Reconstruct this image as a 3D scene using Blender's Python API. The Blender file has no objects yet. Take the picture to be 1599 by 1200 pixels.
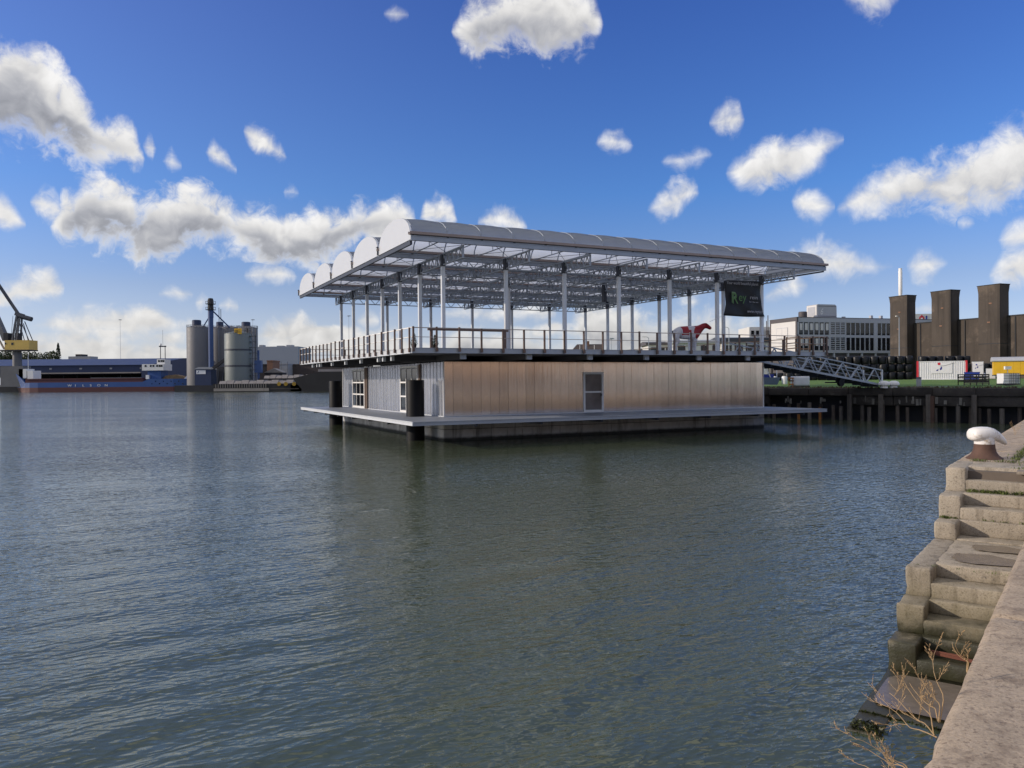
import bpy, math, random
import numpy as np
from mathutils import Vector, Matrix
SC = bpy.context.scene
COL = SC.collection
rad = math.radians
# ------------------------------------------------------------------ camera
EYE = 3.55                      # eye height above the water
cam_d = bpy.data.cameras.new('camera'); cam = bpy.data.objects.new('camera', cam_d); COL.objects.link(cam)
cam_d.sensor_width = 36.0; cam_d.lens = 36.0*1234.9/1599.0
cam_d.clip_start = 0.1; cam_d.clip_end = 6000
_pit, _roll = 0.0049, 0.0085
_f = Vector((0, math.cos(_pit), -math.sin(_pit))); _u = Vector((0, math.sin(_pit), math.cos(_pit))); _r = Vector((1, 0, 0))
_R = _r*math.cos(_roll) - _u*math.sin(_roll); _U = _r*math.sin(_roll) + _u*math.cos(_roll)
cam.matrix_world = Matrix(((_R.x, _U.x, -_f.x, 0), (_R.y, _U.y, -_f.y, 0), (_R.z, _U.z, -_f.z, EYE), (0, 0, 0, 1)))
SC.camera = cam
# ------------------------------------------------------------------ sun, exposure
SUN_EL, SUN_AZ = 19.0, -95.0    # azimuth from +Y, clockwise positive
sun_d = bpy.data.lights.new('sun', 'SUN'); sun = bpy.data.objects.new('sun', sun_d); COL.objects.link(sun)
sun_d.energy = 3.4; sun_d.angle = rad(0.5); sun_d.color = (1.0, 0.87, 0.72)
sdir = Vector((math.sin(rad(SUN_AZ))*math.cos(rad(SUN_EL)), math.cos(rad(SUN_AZ))*math.cos(rad(SUN_EL)), math.sin(rad(SUN_EL))))
sun.rotation_euler = sdir.to_track_quat('Z', 'Y').to_euler()
sun.location = (-40, -10, 60)
SC.view_settings.view_transform = 'Standard'; SC.view_settings.look = 'None'
SC.view_settings.exposure = 0.0; SC.view_settings.gamma = 1.0; SC.view_settings.use_curve_mapping = False
SC.cycles.use_denoising = True
SC.cycles.max_bounces = 8; SC.cycles.transparent_max_bounces = 12
SC.cycles.sample_clamp_indirect = 6.0
# ------------------------------------------------------------------ sky with clouds
# each cloud: (azimuth, top elevation, bottom elevation) in degrees along its length
CLOUDS = [
 [
  [(-35.3,20.32,13.77),(-32.76,20.45,14.44),(-31.43,20.61,14.25),(-30.58,20.53,14.14),(-30.07,19.46,13.95),(-29.2,18.52,14.02),(-28.5,17.72,14.03),(-27.6,16.42,14.06),(-26.13,16.16,14.14),(-25.38,15.94,14.1),(-24.71,14.37,14.17)],
  [(-21.87,5.41,5.16),(-21.35,5.94,5.0),(-20.78,5.61,5.27)],
  [(-18.71,7.31,7.23),(-17.87,7.69,6.99),(-16.18,8.05,6.96),(-15.66,7.85,6.97),(-15.11,7.42,7.2)],
  [(-11.05,4.36,4.18),(-10.28,4.73,3.96),(-9.43,4.32,4.19)],
  [(-6.59,11.59,11.37),(-6.13,12.39,11.15),(-4.98,12.66,11.16),(-4.15,12.27,11.17),(-3.83,11.39,11.26)],
  [(-2.45,11.39,11.08),(-1.52,11.84,10.95),(-0.36,11.92,10.85),(0.79,11.51,10.71),(1.26,10.93,10.84)],
  [(3.74,3.62,3.15),(5.12,4.84,2.45),(6.04,5.28,1.74),(7.18,5.53,1.04),(8.32,5.6,1.03),(9.45,5.03,1.01),(10.57,4.55,1.0),(11.91,5.05,0.98),(13.24,5.37,0.97),(14.55,5.24,0.95),(15.84,4.05,0.93),(17.97,3.99,0.9),(19.01,4.08,0.98),(20.77,3.03,1.95)],
  [(22.35,11.24,10.82),(23.69,12.25,10.71),(25.04,12.84,10.75),(26.73,13.55,10.66),(28.55,14.2,10.32),(29.61,14.12,10.28),(30.99,14.37,10.44),(32.34,14.81,10.73),(33.64,14.95,10.93),(36.14,14.85,10.95)],
 ],
 [
  [(-34.8,6.12,3.85),(-32.88,6.04,4.3),(-31.89,6.49,4.81),(-30.87,6.74,4.93),(-30.18,6.86,5.2),(-29.59,6.42,5.62),(-29.45,6.03,5.95)],
  [(-25.97,1.71,1.54),(-25.44,2.26,1.38),(-24.56,2.39,1.38),(-23.76,1.81,1.55)],
  [(-21.01,15.28,15.12),(-20.48,15.49,14.92),(-19.67,14.91,14.34),(-19.06,14.26,14.14)],
  [(-16.08,13.04,12.91),(-15.48,13.45,12.6),(-14.83,12.98,12.89)],
  [(-8.96,24.75,24.44),(-8.05,25.02,24.19),(-7.14,24.76,24.45)],
  [(-5.14,4.92,4.65),(-3.66,5.29,4.46),(-1.81,5.19,4.45),(0.04,5.36,4.35),(2.36,5.52,4.32),(3.38,4.86,4.59)],
  [(6.15,16.6,16.43),(6.83,17.16,16.15),(7.52,17.21,15.87),(8.2,16.93,15.96),(8.88,16.31,16.14)],
  [(10.76,15.2,14.94),(12.01,15.46,14.7),(13.33,15.58,14.91),(14.42,15.42,15.21)],
  [(17.69,5.66,5.31),(18.62,6.36,5.4),(19.65,6.87,5.58),(20.63,6.39,6.05)],
  [(22.67,24.15,23.79),(23.57,24.63,23.04),(24.54,24.81,22.34),(25.49,24.29,22.71),(26.35,23.64,23.22)],
  [(29.42,9.68,9.52),(29.88,9.86,9.2),(30.36,9.5,9.34)],
 ],
 [
  [(-34.11,11.77,9.92),(-32.83,11.18,9.86),(-32.34,10.86,9.64),(-31.51,9.8,9.61)],
  [(-28.89,1.61,1.45),(-28.1,2.43,1.29),(-27.38,2.65,1.21),(-26.64,2.25,1.29),(-26.01,1.63,1.46)],
  [(-24.1,5.89,5.76),(-23.17,6.3,5.71),(-22.38,6.12,5.74),(-21.78,5.93,5.84)],
  [(-20.34,5.28,5.15),(-19.64,5.56,5.0),(-18.98,5.18,5.05)],
  [(-6.45,2.31,1.62),(-4.61,3.22,1.14),(-3.68,3.82,0.91),(-2.99,4.0,0.9),(-1.83,3.44,0.89),(1.88,3.5,0.86),(3.26,2.7,1.08)],
  [(9.83,12.02,11.71),(10.64,12.85,11.33),(11.54,13.45,11.28),(12.43,13.74,11.89),(13.18,13.35,12.41),(13.49,12.86,12.74)],
  [(15.15,14.15,13.9),(16.14,14.83,13.24),(17.2,15.48,12.99),(18.47,15.78,12.98),(19.5,16.0,13.3),(20.73,15.71,13.81),(21.74,15.84,14.72),(22.85,15.63,15.31)],
  [(26.51,7.29,6.96),(27.07,7.73,6.44),(27.98,7.74,6.45),(28.88,7.35,6.95)],
  [(31.06,6.19,5.96),(31.81,7.15,5.87),(32.31,7.6,5.75),(32.97,7.81,5.7),(35.5,8.11,5.32)],
 ],
 [
  [(-33.88,3.31,1.58),(-32.25,3.08,1.51),(-30.91,3.19,1.4),(-29.94,3.41,1.61),(-29.38,2.82,2.42)],
  [(-24.85,15.3,15.06),(-24.39,15.74,14.48),(-24.05,15.31,14.91)],
  [(-18.61,16.86,16.7),(-17.99,17.03,15.98),(-17.16,16.65,15.43),(-16.1,15.83,15.09),(-15.67,15.32,15.11)],
  [(-4.17,23.89,23.5),(-3.48,24.56,22.93),(-2.33,25.44,22.4),(-0.7,26.19,22.32),(1.15,26.73,22.62),(3.0,26.88,22.74),(4.84,26.26,22.68),(6.22,25.27,22.94),(6.81,24.29,23.53)],
  [(14.13,17.46,17.26),(14.87,18.01,16.67),(15.52,18.35,16.53),(16.16,18.18,16.68),(16.55,17.58,17.13)],
  [(19.05,8.19,7.76),(19.66,8.58,7.39),(20.89,8.68,6.89),(22.49,8.57,6.59),(24.05,7.87,6.71),(25.84,7.21,7.01)],
  [(31.58,8.45,8.14),(32.15,8.92,7.77),(32.98,9.14,7.81),(35.51,9.21,7.74)],
 ],
 [
  [(-31.23,11.35,10.9),(-30.75,11.86,10.44),(-29.96,11.49,10.25),(-29.26,10.78,10.39)],
  [(-23.67,14.47,14.31),(-23.16,14.8,14.04),(-22.53,14.26,14.1)],
  [(-18.0,3.32,2.97),(-17.07,3.86,2.62),(-16.0,4.09,2.63),(-14.71,4.46,2.45),(-13.62,3.67,2.45),(-12.83,3.36,2.82)],
  [(19.48,12.06,11.73),(20.1,12.51,11.01),(21.11,12.01,10.84),(22.27,11.49,11.08)],
 ],
 [
  [(-31.23,3.77,3.46),(-30.21,4.2,3.28),(-29.15,4.52,3.07),(-28.26,4.75,3.08),(-27.17,4.5,3.27),(-25.87,4.71,3.29),(-24.73,5.07,3.4),(-23.58,4.6,3.42),(-22.72,3.86,3.69)],
 ],
 [
  [(-30.22,10.3,9.06),(-29.44,11.54,8.88),(-28.55,12.6,8.99),(-27.1,12.83,8.97),(-26.18,12.65,8.88),(-25.62,12.3,8.46),(-24.87,11.97,8.22),(-23.9,12.37,8.23),(-23.12,12.52,8.31),(-22.33,12.99,8.86),(-21.53,13.01,9.11),(-20.32,12.32,9.17),(-19.3,11.55,9.35),(-18.06,11.62,8.85),(-16.58,11.48,8.04),(-15.3,11.42,7.94),(-13.56,11.75,8.12),(-12.01,11.89,8.91),(-10.89,12.28,9.51),(-9.09,12.5,10.13),(-7.96,12.44,10.24),(-7.05,12.02,11.14),(-6.73,11.36,11.23)],
 ],
]

world = bpy.data.worlds.new('World'); SC.world = world; world.use_nodes = True
class NT:
    """small helper to wire node trees"""
    def __init__(s, tree): s.t = tree; s.n = tree.nodes; s.l = tree.links
    def set(s, sock, v):
        if hasattr(v, 'is_linked') or isinstance(v, bpy.types.NodeSocket): s.l.new(v, sock)
        else:
            try: sock.default_value = v
            except Exception: sock.default_value = (*v, 1.0)
    def math(s, op, a, b=None, c=None, clamp=False):
        m = s.n.new('ShaderNodeMath'); m.operation = op; m.use_clamp = clamp
        for i, v in enumerate((a, b, c)):
            if v is not None: s.set(m.inputs[i], v)
        return m.outputs[0]
    def vmath(s, op, a, b=None, scale=None):
        m = s.n.new('ShaderNodeVectorMath'); m.operation = op
        s.set(m.inputs[0], a)
        if b is not None: s.set(m.inputs[1], b)
        if scale is not None: s.set(m.inputs['Scale'], scale)
        return m.outputs['Value'] if op in ('LENGTH', 'DOT_PRODUCT', 'DISTANCE') else m.outputs[0]
    def node(s, kind, out=0, **kw):
        m = s.n.new(kind)
        for k, v in kw.items():
            if k.startswith('i_'):
                s.set(m.inputs[k[2:].replace('_', ' ')], v)
            else: setattr(m, k, v)
        return m if out is None else m.outputs[out]
    def ramp(s, fac, *stops, interp='LINEAR'):
        m = s.n.new('ShaderNodeValToRGB'); m.color_ramp.interpolation = interp
        e = m.color_ramp.elements
        while len(e) < len(stops): e.new(0.5)
        for q, (p, c) in zip(e, stops):
            q.position = p; q.color = (c, c, c, 1) if isinstance(c, (int, float)) else (*c, 1)
        s.set(m.inputs[0], fac)
        return m.outputs[0]
    def smooth(s, v, a, b, x=0.0, y=1.0):
        m = s.n.new('ShaderNodeMapRange'); m.interpolation_type = 'SMOOTHSTEP'
        s.set(m.inputs[0], v)
        for i, q in zip((1, 2, 3, 4), (a, b, x, y)): s.set(m.inputs[i], q)
        return m.outputs[0]
    def mix(s, fac, a, b, blend='MIX'):
        m = s.n.new('ShaderNodeMix'); m.data_type = 'RGBA'; m.blend_type = blend
        s.set(m.inputs[0], fac); s.set(m.inputs[6], a); s.set(m.inputs[7], b)
        return m.outputs[2]
    def noise(s, vec=None, scale=5., detail=4., rough=.5, dist=0., out=0):
        m = s.n.new('ShaderNodeTexNoise'); m.inputs['Scale'].default_value = scale; m.inputs['Detail'].default_value = detail
        m.inputs['Roughness'].default_value = rough; m.inputs['Distortion'].default_value = dist
        if vec is not None: s.l.new(vec, m.inputs['Vector'])
        return m.outputs[out]
def float_curve(nt, val, pts):
    m = nt.n.new('ShaderNodeFloatCurve'); nt.set(m.inputs[1], val)
    cm = m.mapping; cv = cm.curves[0]
    cm.use_clip = False
    pts = sorted(pts)
    while len(cv.points) < len(pts): cv.points.new(0.5, 0.5)
    for q, (x, y) in zip(cv.points, pts): q.location = (x, y); q.handle_type = 'VECTOR'
    cm.update()
    return m.outputs[0]
GAIN = ((0, (.66, .66, .98)), (.033, (.66, .64, .86)), (.075, (.62, .565, .72)), (.108, (.58, .53, .665)), (.217, (.365, .515, .775)), (.433, (.305, .42, .775)), (1, (.30, .41, .775)))   # colour correction of the clear sky, by elevation over 60 degrees
def build_sky():
    t = world.node_tree; t.nodes.clear(); w = NT(t)
    out = w.n.new('ShaderNodeOutputWorld'); bg = w.n.new('ShaderNodeBackground')
    w.l.new(bg.outputs[0], out.inputs[0]); bg.inputs[1].default_value = 0.10
    sky = w.n.new('ShaderNodeTexSky'); sky.sky_type = 'NISHITA'; sky.sun_disc = False
    sky.sun_elevation = rad(SUN_EL); sky.sun_rotation = rad(SUN_AZ)
    sky.altitude = 10; sky.air_density = 1.0; sky.dust_density = 0.3; sky.ozone_density = 4.0
    d = w.node('ShaderNodeTexCoord', out='Generated')
    sep = w.node('ShaderNodeSeparateXYZ', out=None, i_Vector=d)
    az = w.math('MULTIPLY', w.math('ARCTAN2', sep.outputs[0], sep.outputs[1]), 180/math.pi)
    el = w.math('MULTIPLY', w.math('ARCSINE', sep.outputs[2]), 180/math.pi)
    A0, AW = -37.0, 74.0
    tt = w.math('DIVIDE', w.math('SUBTRACT', az, A0), AW, clamp=True)
    D = -3.0; REL = 0.0; TH = 0.0
    for L in CLOUDS:
        pm, ph = [], []
        last = A0
        for c in L:
            a0, a1 = c[0][0], c[-1][0]
            if a0 - .35 > A0:
                ph.append((a0 - .35, -2.0)); pm.append((a0 - .34, (c[0][1]+c[0][2])/2))
            for i, (a, hi, lo) in enumerate(c):
                if A0 <= a <= A0+AW:
                    pm.append((a, (hi+lo)/2)); ph.append((a, max(.05, (hi-lo)/2) if 0 < i < len(c)-1 else -.12))
            if a1 + .35 < A0 + AW: ph.append((a1 + .35, -2.0)); pm.append((a1 + .34, (c[-1][1]+c[-1][2])/2))
        if ph[0][0] > A0 + .1: ph.insert(0, (A0, -2.0))
        if ph[-1][0] < A0 + AW - .1: ph.append((A0+AW, -2.0))
        half = float_curve(w, tt, [((a-A0)/AW, (h+2)/10) for a, h in ph])
        half = w.math('MULTIPLY_ADD', half, 10.0, -2.0)
        mid = float_curve(w, tt, [((a-A0)/AW, (h+10)/50) for a, h in pm])
        mid = w.math('MULTIPLY_ADD', mid, 50.0, -10.0)
        rel = w.math('SUBTRACT', el, mid)
        dd = w.math('SUBTRACT', half, w.math('ABSOLUTE', rel))
        if isinstance(D, float): D, REL, TH = dd, w.math('DIVIDE', rel, w.math('MAXIMUM', half, .3)), half
        else:
            g = w.math('GREATER_THAN', dd, D)
            rr = w.math('DIVIDE', rel, w.math('MAXIMUM', half, .3))
            mA = w.n.new('ShaderNodeMix'); w.set(mA.inputs[0], g); w.set(mA.inputs[2], REL); w.set(mA.inputs[3], rr)
            mB = w.n.new('ShaderNodeMix'); w.set(mB.inputs[0], g); w.set(mB.inputs[2], TH); w.set(mB.inputs[3], half)
            D = w.math('MAXIMUM', D, dd); REL, TH = mA.outputs[0], mB.outputs[0]
    # other fair-weather clouds all round the rest of the sky
    lo = w.noise(w.vmath('MULTIPLY', d, (1, 1, 2.2)), 2.6, 3, .5)
    bank = w.noise(w.vmath('MULTIPLY', d, (1, 1, 2.6)), 7.0, 3, .55)
    db = w.math('MULTIPLY', w.math('SUBTRACT', bank, w.smooth(az, -4.0, 14.0, .475, .535)), 9.0)
    db = w.math('SUBTRACT', db, w.math('ADD', w.smooth(el, 3.0, 7.5, 0.0, 4.0), w.smooth(el, 1.0, -.5, 0.0, .6)))
    away = w.smooth(w.math('ABSOLUTE', az), 36.0, 41.0)
    high = w.smooth(el, 31.0, 38.0)
    gate = w.math('MAXIMUM', away, high)
    dg = w.math('MULTIPLY', w.math('SUBTRACT', lo, w.smooth(el, 12.0, 36.0, .53, .425)), 26.0)
    dg = w.math('ADD', dg, w.math('MULTIPLY', w.math('SUBTRACT', gate, 1.0), 30.0))
    dg = w.math('SUBTRACT', dg, w.smooth(el, 3.0, -1.0, 0.0, 3.0))
    g = w.math('GREATER_THAN', dg, D)
    mA = w.n.new('ShaderNodeMix'); w.set(mA.inputs[0], g); w.set(mA.inputs[2], REL); w.set(mA.inputs[3], .15)
    mB = w.n.new('ShaderNodeMix'); w.set(mB.inputs[0], g); w.set(mB.inputs[2], TH); w.set(mB.inputs[3], 2.0)
    D = w.math('MAXIMUM', D, dg); REL, TH = mA.outputs[0], mB.outputs[0]
    g = w.math('GREATER_THAN', db, D)
    mA = w.n.new('ShaderNodeMix'); w.set(mA.inputs[0], g); w.set(mA.inputs[2], REL); w.set(mA.inputs[3], .6)
    mB = w.n.new('ShaderNodeMix'); w.set(mB.inputs[0], g); w.set(mB.inputs[2], TH); w.set(mB.inputs[3], .7)
    D = w.math('MAXIMUM', D, db); REL, TH = mA.outputs[0], mB.outputs[0]
    TH = w.math('MAXIMUM', TH, 0.0)
    def fluff(vec, det):
        a = w.noise(vec, 15.0, det, .60)
        v = w.n.new('ShaderNodeTexVoronoi'); v.feature = 'F1'; v.inputs['Scale'].default_value = 30.0
        w.l.new(vec, v.inputs['Vector'])
        b = w.math('SUBTRACT', .45, v.outputs['Distance'])
        c = w.noise(vec, 52.0, max(1.0, det - 2.0), .62)
        a = w.math('MULTIPLY_ADD', w.math('SUBTRACT', a, .5), 3.4, w.math('MULTIPLY', b, .7))
        return w.math('MULTIPLY_ADD', w.math('SUBTRACT', c, .5), 2.0, a)
    wn = w.noise(d, 24, 2, .5, out=1)
    warp = w.vmath('ADD', d, w.vmath('SCALE', w.vmath('SUBTRACT', wn, (.5, .5, .5)), scale=.035))
    n1 = fluff(warp, 7.0)
    n2 = fluff(w.vmath('ADD', warp, (-.014, .0, .012)), 3.0)
    amp = w.math('MINIMUM', w.math('MULTIPLY_ADD', TH, .62, .30), 1.6)
    d1 = w.math('MULTIPLY_ADD', n1, amp, w.math('ADD', D, w.math('MULTIPLY', amp, .20)))
    alpha = w.smooth(d1, -.42, w.math('MULTIPLY', w.math('MULTIPLY_ADD', TH, .34, .66), w.smooth(az, -8.0, 16.0, 1.0, 1.45)))
    relief = w.math('MULTIPLY', w.math('SUBTRACT', n1, n2), .15)
    thick = w.math('MULTIPLY', w.smooth(TH, .45, 1.6), w.smooth(d1, .15, 1.5))
    under = w.smooth(w.math('ADD', REL, w.math('MULTIPLY', n2, .55)), .65, -.35)
    grey = w.math('MULTIPLY', w.math('MULTIPLY', thick, under), w.smooth(az, -8.0, 16.0, 1.0, .42))
    lum = w.math('SUBTRACT', w.math('ADD', .86, relief), w.math('MULTIPLY', grey, .46))
    lum = w.math('MAXIMUM', w.math('MINIMUM', lum, .96), .33)
    ccol = w.mix(w.smooth(lum, .35, .8), (.90, .92, 1.0), (1.0, .985, .965))
    # low clouds stand in hazier air
    lum = w.math('MULTIPLY', lum, w.smooth(el, 0.5, 9.0, .80, 1.0))
    cloud = w.vmath('SCALE', ccol, scale=w.math('MULTIPLY', lum, 10.0))
    gain = w.ramp(w.math('DIVIDE', el, 60.0, clamp=True), *GAIN)
    hsv = w.vmath('SCALE', w.mix(1.0, sky.outputs[0], gain, 'MULTIPLY'), scale=2.0)
    hsv = w.vmath('ADD', hsv, w.vmath('SCALE', (.50, .44, .24), scale=w.smooth(az, 12.0, -50.0)))
    haze = w.math('MULTIPLY', w.smooth(el, 8.0, 0.0, 0.0, .62), w.smooth(az, 14.0, -12.0, .35, 1.0))
    hsv = w.mix(haze, hsv, (5.7, 6.0, 6.6, 1))
    alpha = w.math('MULTIPLY', alpha, .97)
    bg2 = w.n.new('ShaderNodeBackground'); bg2.inputs[1].default_value = 0.10
    w.l.new(hsv, bg.inputs[0])
    w.l.new(w.mix(alpha, hsv, cloud), bg2.inputs[0])
    ms = w.n.new('ShaderNodeMixShader')
    w.l.new(w.math('GREATER_THAN', D, -1.9), ms.inputs[0]); w.l.new(bg.outputs[0], ms.inputs[1]); w.l.new(bg2.outputs[0], ms.inputs[2])
    w.l.new(ms.outputs[0], out.inputs[0])
    world.cycles.sampling_method = 'MANUAL'; world.cycles.sample_map_resolution = 512
build_sky()
# ------------------------------------------------------------------ helpers
rng = random.Random(7)
def at(px, py, Y):
    """a place Y metres north of the camera, along the camera ray through image pixel (px, py)"""
    hy = 593.95 - (px - 800)*.0085
    return Vector(((px - 800)/1234.9*Y + (py - 600)*.0085/1234.9*Y, Y, EYE + (hy - py)/1234.9*Y))
def tag(o, label=None, cat=None, group=None, kind=None):
    if label: o['label'] = label
    if cat: o['category'] = cat
    if group: o['group'] = group
    if kind: o['kind'] = kind
    return o
def empty(name, loc=(0, 0, 0), rz=0.0):
    o = bpy.data.objects.new(name, None); COL.objects.link(o)
    o.location = loc; o.rotation_euler = (0, 0, rz); o.empty_display_size = .3
    return o
def inst(mesh, name, parent=None, loc=(0, 0, 0), rot=(0, 0, 0), scale=None):
    o = bpy.data.objects.new(name, mesh); COL.objects.link(o)
    if parent: o.parent = parent
    o.location = loc; o.rotation_euler = rot
    if scale: o.scale = scale
    return o
def copy_tree(o, parent=None):
    c = o.copy(); COL.objects.link(c); c.parent = parent
    for ch in o.children: copy_tree(ch, c)
    return c
class MB:
    def __init__(s): s.v, s.f, s.m = [], [], []
    def add(s, vs, fs, mi=0):
        n = len(s.v); s.v += [tuple(q) for q in vs]; s.f += [tuple(i+n for i in f) for f in fs]; s.m += [mi]*len(fs); return s
    def box(s, x0, x1, y0, y1, z0, z1, mi=0):
        return s.add([(x0, y0, z0), (x1, y0, z0), (x1, y1, z0), (x0, y1, z0), (x0, y0, z1), (x1, y0, z1), (x1, y1, z1), (x0, y1, z1)],
                     [(3, 2, 1, 0), (4, 5, 6, 7), (0, 1, 5, 4), (1, 2, 6, 5), (2, 3, 7, 6), (3, 0, 4, 7)], mi)
    def beam(s, p, q, w, h=None, mi=0, up=(0, 0, 1)):
        h = w if h is None else h
        p, q = Vector(p), Vector(q); d = (q-p).normalized(); u = Vector(up)
        if abs(d.dot(u)) > .99: u = Vector((1, 0, 0))
        sx = d.cross(u).normalized(); sy = sx.cross(d)
        c = [sx*a*w/2 + sy*b*h/2 for a, b in ((-1, -1), (1, -1), (1, 1), (-1, 1))]
        return s.add([p+k for k in c]+[q+k for k in c], [(0, 1, 2, 3), (7, 6, 5, 4), (0, 4, 5, 1), (1, 5, 6, 2), (2, 6, 7, 3), (3, 7, 4, 0)], mi)
    def tube(s, p, q, r, n=8, r2=None, mi=0, caps=True):
        r2 = r if r2 is None else r2
        p, q = Vector(p), Vector(q); d = (q-p).normalized(); u = Vector((0, 0, 1)) if abs(d.z) < .9 else Vector((1, 0, 0))
        sx = d.cross(u).normalized(); sy = sx.cross(d)
        an = [2*math.pi*k/n for k in range(n)]
        vs = [p + (sx*math.cos(a)+sy*math.sin(a))*r for a in an] + [q + (sx*math.cos(a)+sy*math.sin(a))*r2 for a in an]
        fs = [(k, n+k, n+(k+1) % n, (k+1) % n) for k in range(n)]
        if caps: fs += [tuple(range(n)), tuple(range(2*n-1, n-1, -1))]
        return s.add(vs, fs, mi)
    def path(s, pts, r, n=6, mi=0, r_end=None):
        """a swept tube through points"""
        pts = [Vector(p) for p in pts]; N = len(pts); vs, fs = [], []
        for i, p in enumerate(pts):
            d = (pts[min(i+1, N-1)] - pts[max(i-1, 0)]).normalized(); u = Vector((0, 0, 1)) if abs(d.z) < .9 else Vector((1, 0, 0))
            sx = d.cross(u).normalized(); sy = sx.cross(d); rr = r if r_end is None else r + (r_end-r)*i/(N-1)
            vs += [p + (sx*math.cos(2*math.pi*k/n)+sy*math.sin(2*math.pi*k/n))*rr for k in range(n)]
        for i in range(N-1):
            for k in range(n): fs.append((i*n+k, (i+1)*n+k, (i+1)*n+(k+1) % n, i*n+(k+1) % n))
        fs += [tuple(range(n)), tuple(range(N*n-1, (N-1)*n-1, -1))]
        return s.add(vs, fs, mi)
    def lathe(s, prof, n=24, c=(0, 0, 0), mi=0):
        vs, fs = [], []
        for r, z in prof:
            vs += [(c[0]+r*math.cos(2*math.pi*k/n), c[1]+r*math.sin(2*math.pi*k/n), c[2]+z) for k in range(n)]
        for i in range(len(prof)-1):
            for k in range(n): fs.append((i*n+k, i*n+(k+1) % n, (i+1)*n+(k+1) % n, (i+1)*n+k))
        fs += [tuple(range(n-1, -1, -1)), tuple(range((len(prof)-1)*n, len(prof)*n))]
        return s.add(vs, fs, mi)
    def prism(s, poly, d, axis='y', mi=0):
        """polygon (2d) between d[0] and d[1] along an axis"""
        def P(a, b, t): return {'y': (a, t, b), 'x': (t, a, b), 'z': (a, b, t)}[axis]
        n = len(poly)
        vs = [P(a, b, d[0]) for a, b in poly]+[P(a, b, d[1]) for a, b in poly]
        fs = [tuple(range(n)), tuple(range(2*n-1, n-1, -1))]+[(k, n+k, n+(k+1) % n, (k+1) % n) for k in range(n)]
        return s.add(vs, fs, mi)
    def quad(s, a, b, c, d, mi=0): return s.add([a, b, c, d], [(0, 1, 2, 3)], mi)
    def mesh(s, name, mats, smooth=None):
        me = bpy.data.meshes.new(name); me.from_pydata(s.v, [], s.f)
        for m in (mats if isinstance(mats, (list, tuple)) else [mats]): me.materials.append(m)
        if any(s.m): me.polygons.foreach_set('material_index', s.m)
        fix_normals(me)
        if smooth:
            me.polygons.foreach_set('use_smooth', [True]*len(me.polygons)); me.set_sharp_from_angle(angle=rad(smooth))
        return me
    def build(s, name, mats, parent=None, loc=(0, 0, 0), rot=(0, 0, 0), smooth=None):
        return inst(s.mesh(name, mats, smooth), name, parent, loc, rot)
import bmesh
def fix_normals(me):
    b = bmesh.new(); b.from_mesh(me); bmesh.ops.recalc_face_normals(b, faces=b.faces); b.to_mesh(me); b.free(); me.update()
def noise3(p, s=1.0):
    from mathutils import noise
    return noise.noise(Vector(p)*s)
def stone(dx, dy, dz, r=.03, cell=.12, rough=.010, seed=0.0):
    """a worn block from (0,0,0) to (dx,dy,dz) with rounded arrises"""
    b = bmesh.new(); vs = {}
    nx, ny, nz = [max(2, int(round(q/cell))) for q in (dx, dy, dz)]
    def V(i, j, k):
        key = (i, j, k)
        if key not in vs:
            def g(i, n, d): return 0 if i == 0 else d if i == n else r + (d-2*r)*(i-1)/(n-2) if n > 2 else d/2
            p = Vector((g(i, nx, dx), g(j, ny, dy), g(k, nz, dz)))
            c = Vector((min(max(p.x, r), dx-r), min(max(p.y, r), dy-r), min(max(p.z, r), dz-r)))
            o = p-c
            if o.length > 1e-6:
                p = c + o.normalized()*r
                w_ = p + Vector((seed*1.9, seed*2.3, seed*.7))
                p = p - o.normalized()*max(0.0, noise3(w_, 7)+.35*noise3(w_, 19)-.12)*min(.035, r*1.1)
            q = p + Vector((seed*3.1, seed*1.7, seed))
            n = noise3(q, 5)*.7 + noise3(q, 14)*.4
            dirn = (p - Vector((dx/2, dy/2, dz/2)))
            p = p + Vector((dirn.x/dx, dirn.y/dy, dirn.z/dz))*n*rough*2
            vs[key] = b.verts.new(p)
        return vs[key]
    nx += 2; ny += 2; nz += 2
    for i in range(nx):
        for j in range(ny):
            b.faces.new((V(i, j, 0), V(i, j+1, 0), V(i+1, j+1, 0), V(i+1, j, 0))); b.faces.new((V(i, j, nz), V(i+1, j, nz), V(i+1, j+1, nz), V(i, j+1, nz)))
    for i in range(nx):
        for k in range(nz):
            b.faces.new((V(i, 0, k), V(i+1, 0, k), V(i+1, 0, k+1), V(i, 0, k+1))); b.faces.new((V(i, ny, k), V(i, ny, k+1), V(i+1, ny, k+1), V(i+1, ny, k)))
    for j in range(ny):
        for k in range(nz):
            b.faces.new((V(0, j, k), V(0, j, k+1), V(0, j+1, k+1), V(0, j+1, k))); b.faces.new((V(nx, j, k), V(nx, j+1, k), V(nx, j+1, k+1), V(nx, j, k+1)))
    me = bpy.data.meshes.new('stone'); b.to_mesh(me); b.free()
    me.polygons.foreach_set('use_smooth', [True]*len(me.polygons)); me.set_sharp_from_angle(angle=rad(50))
    return me
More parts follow.
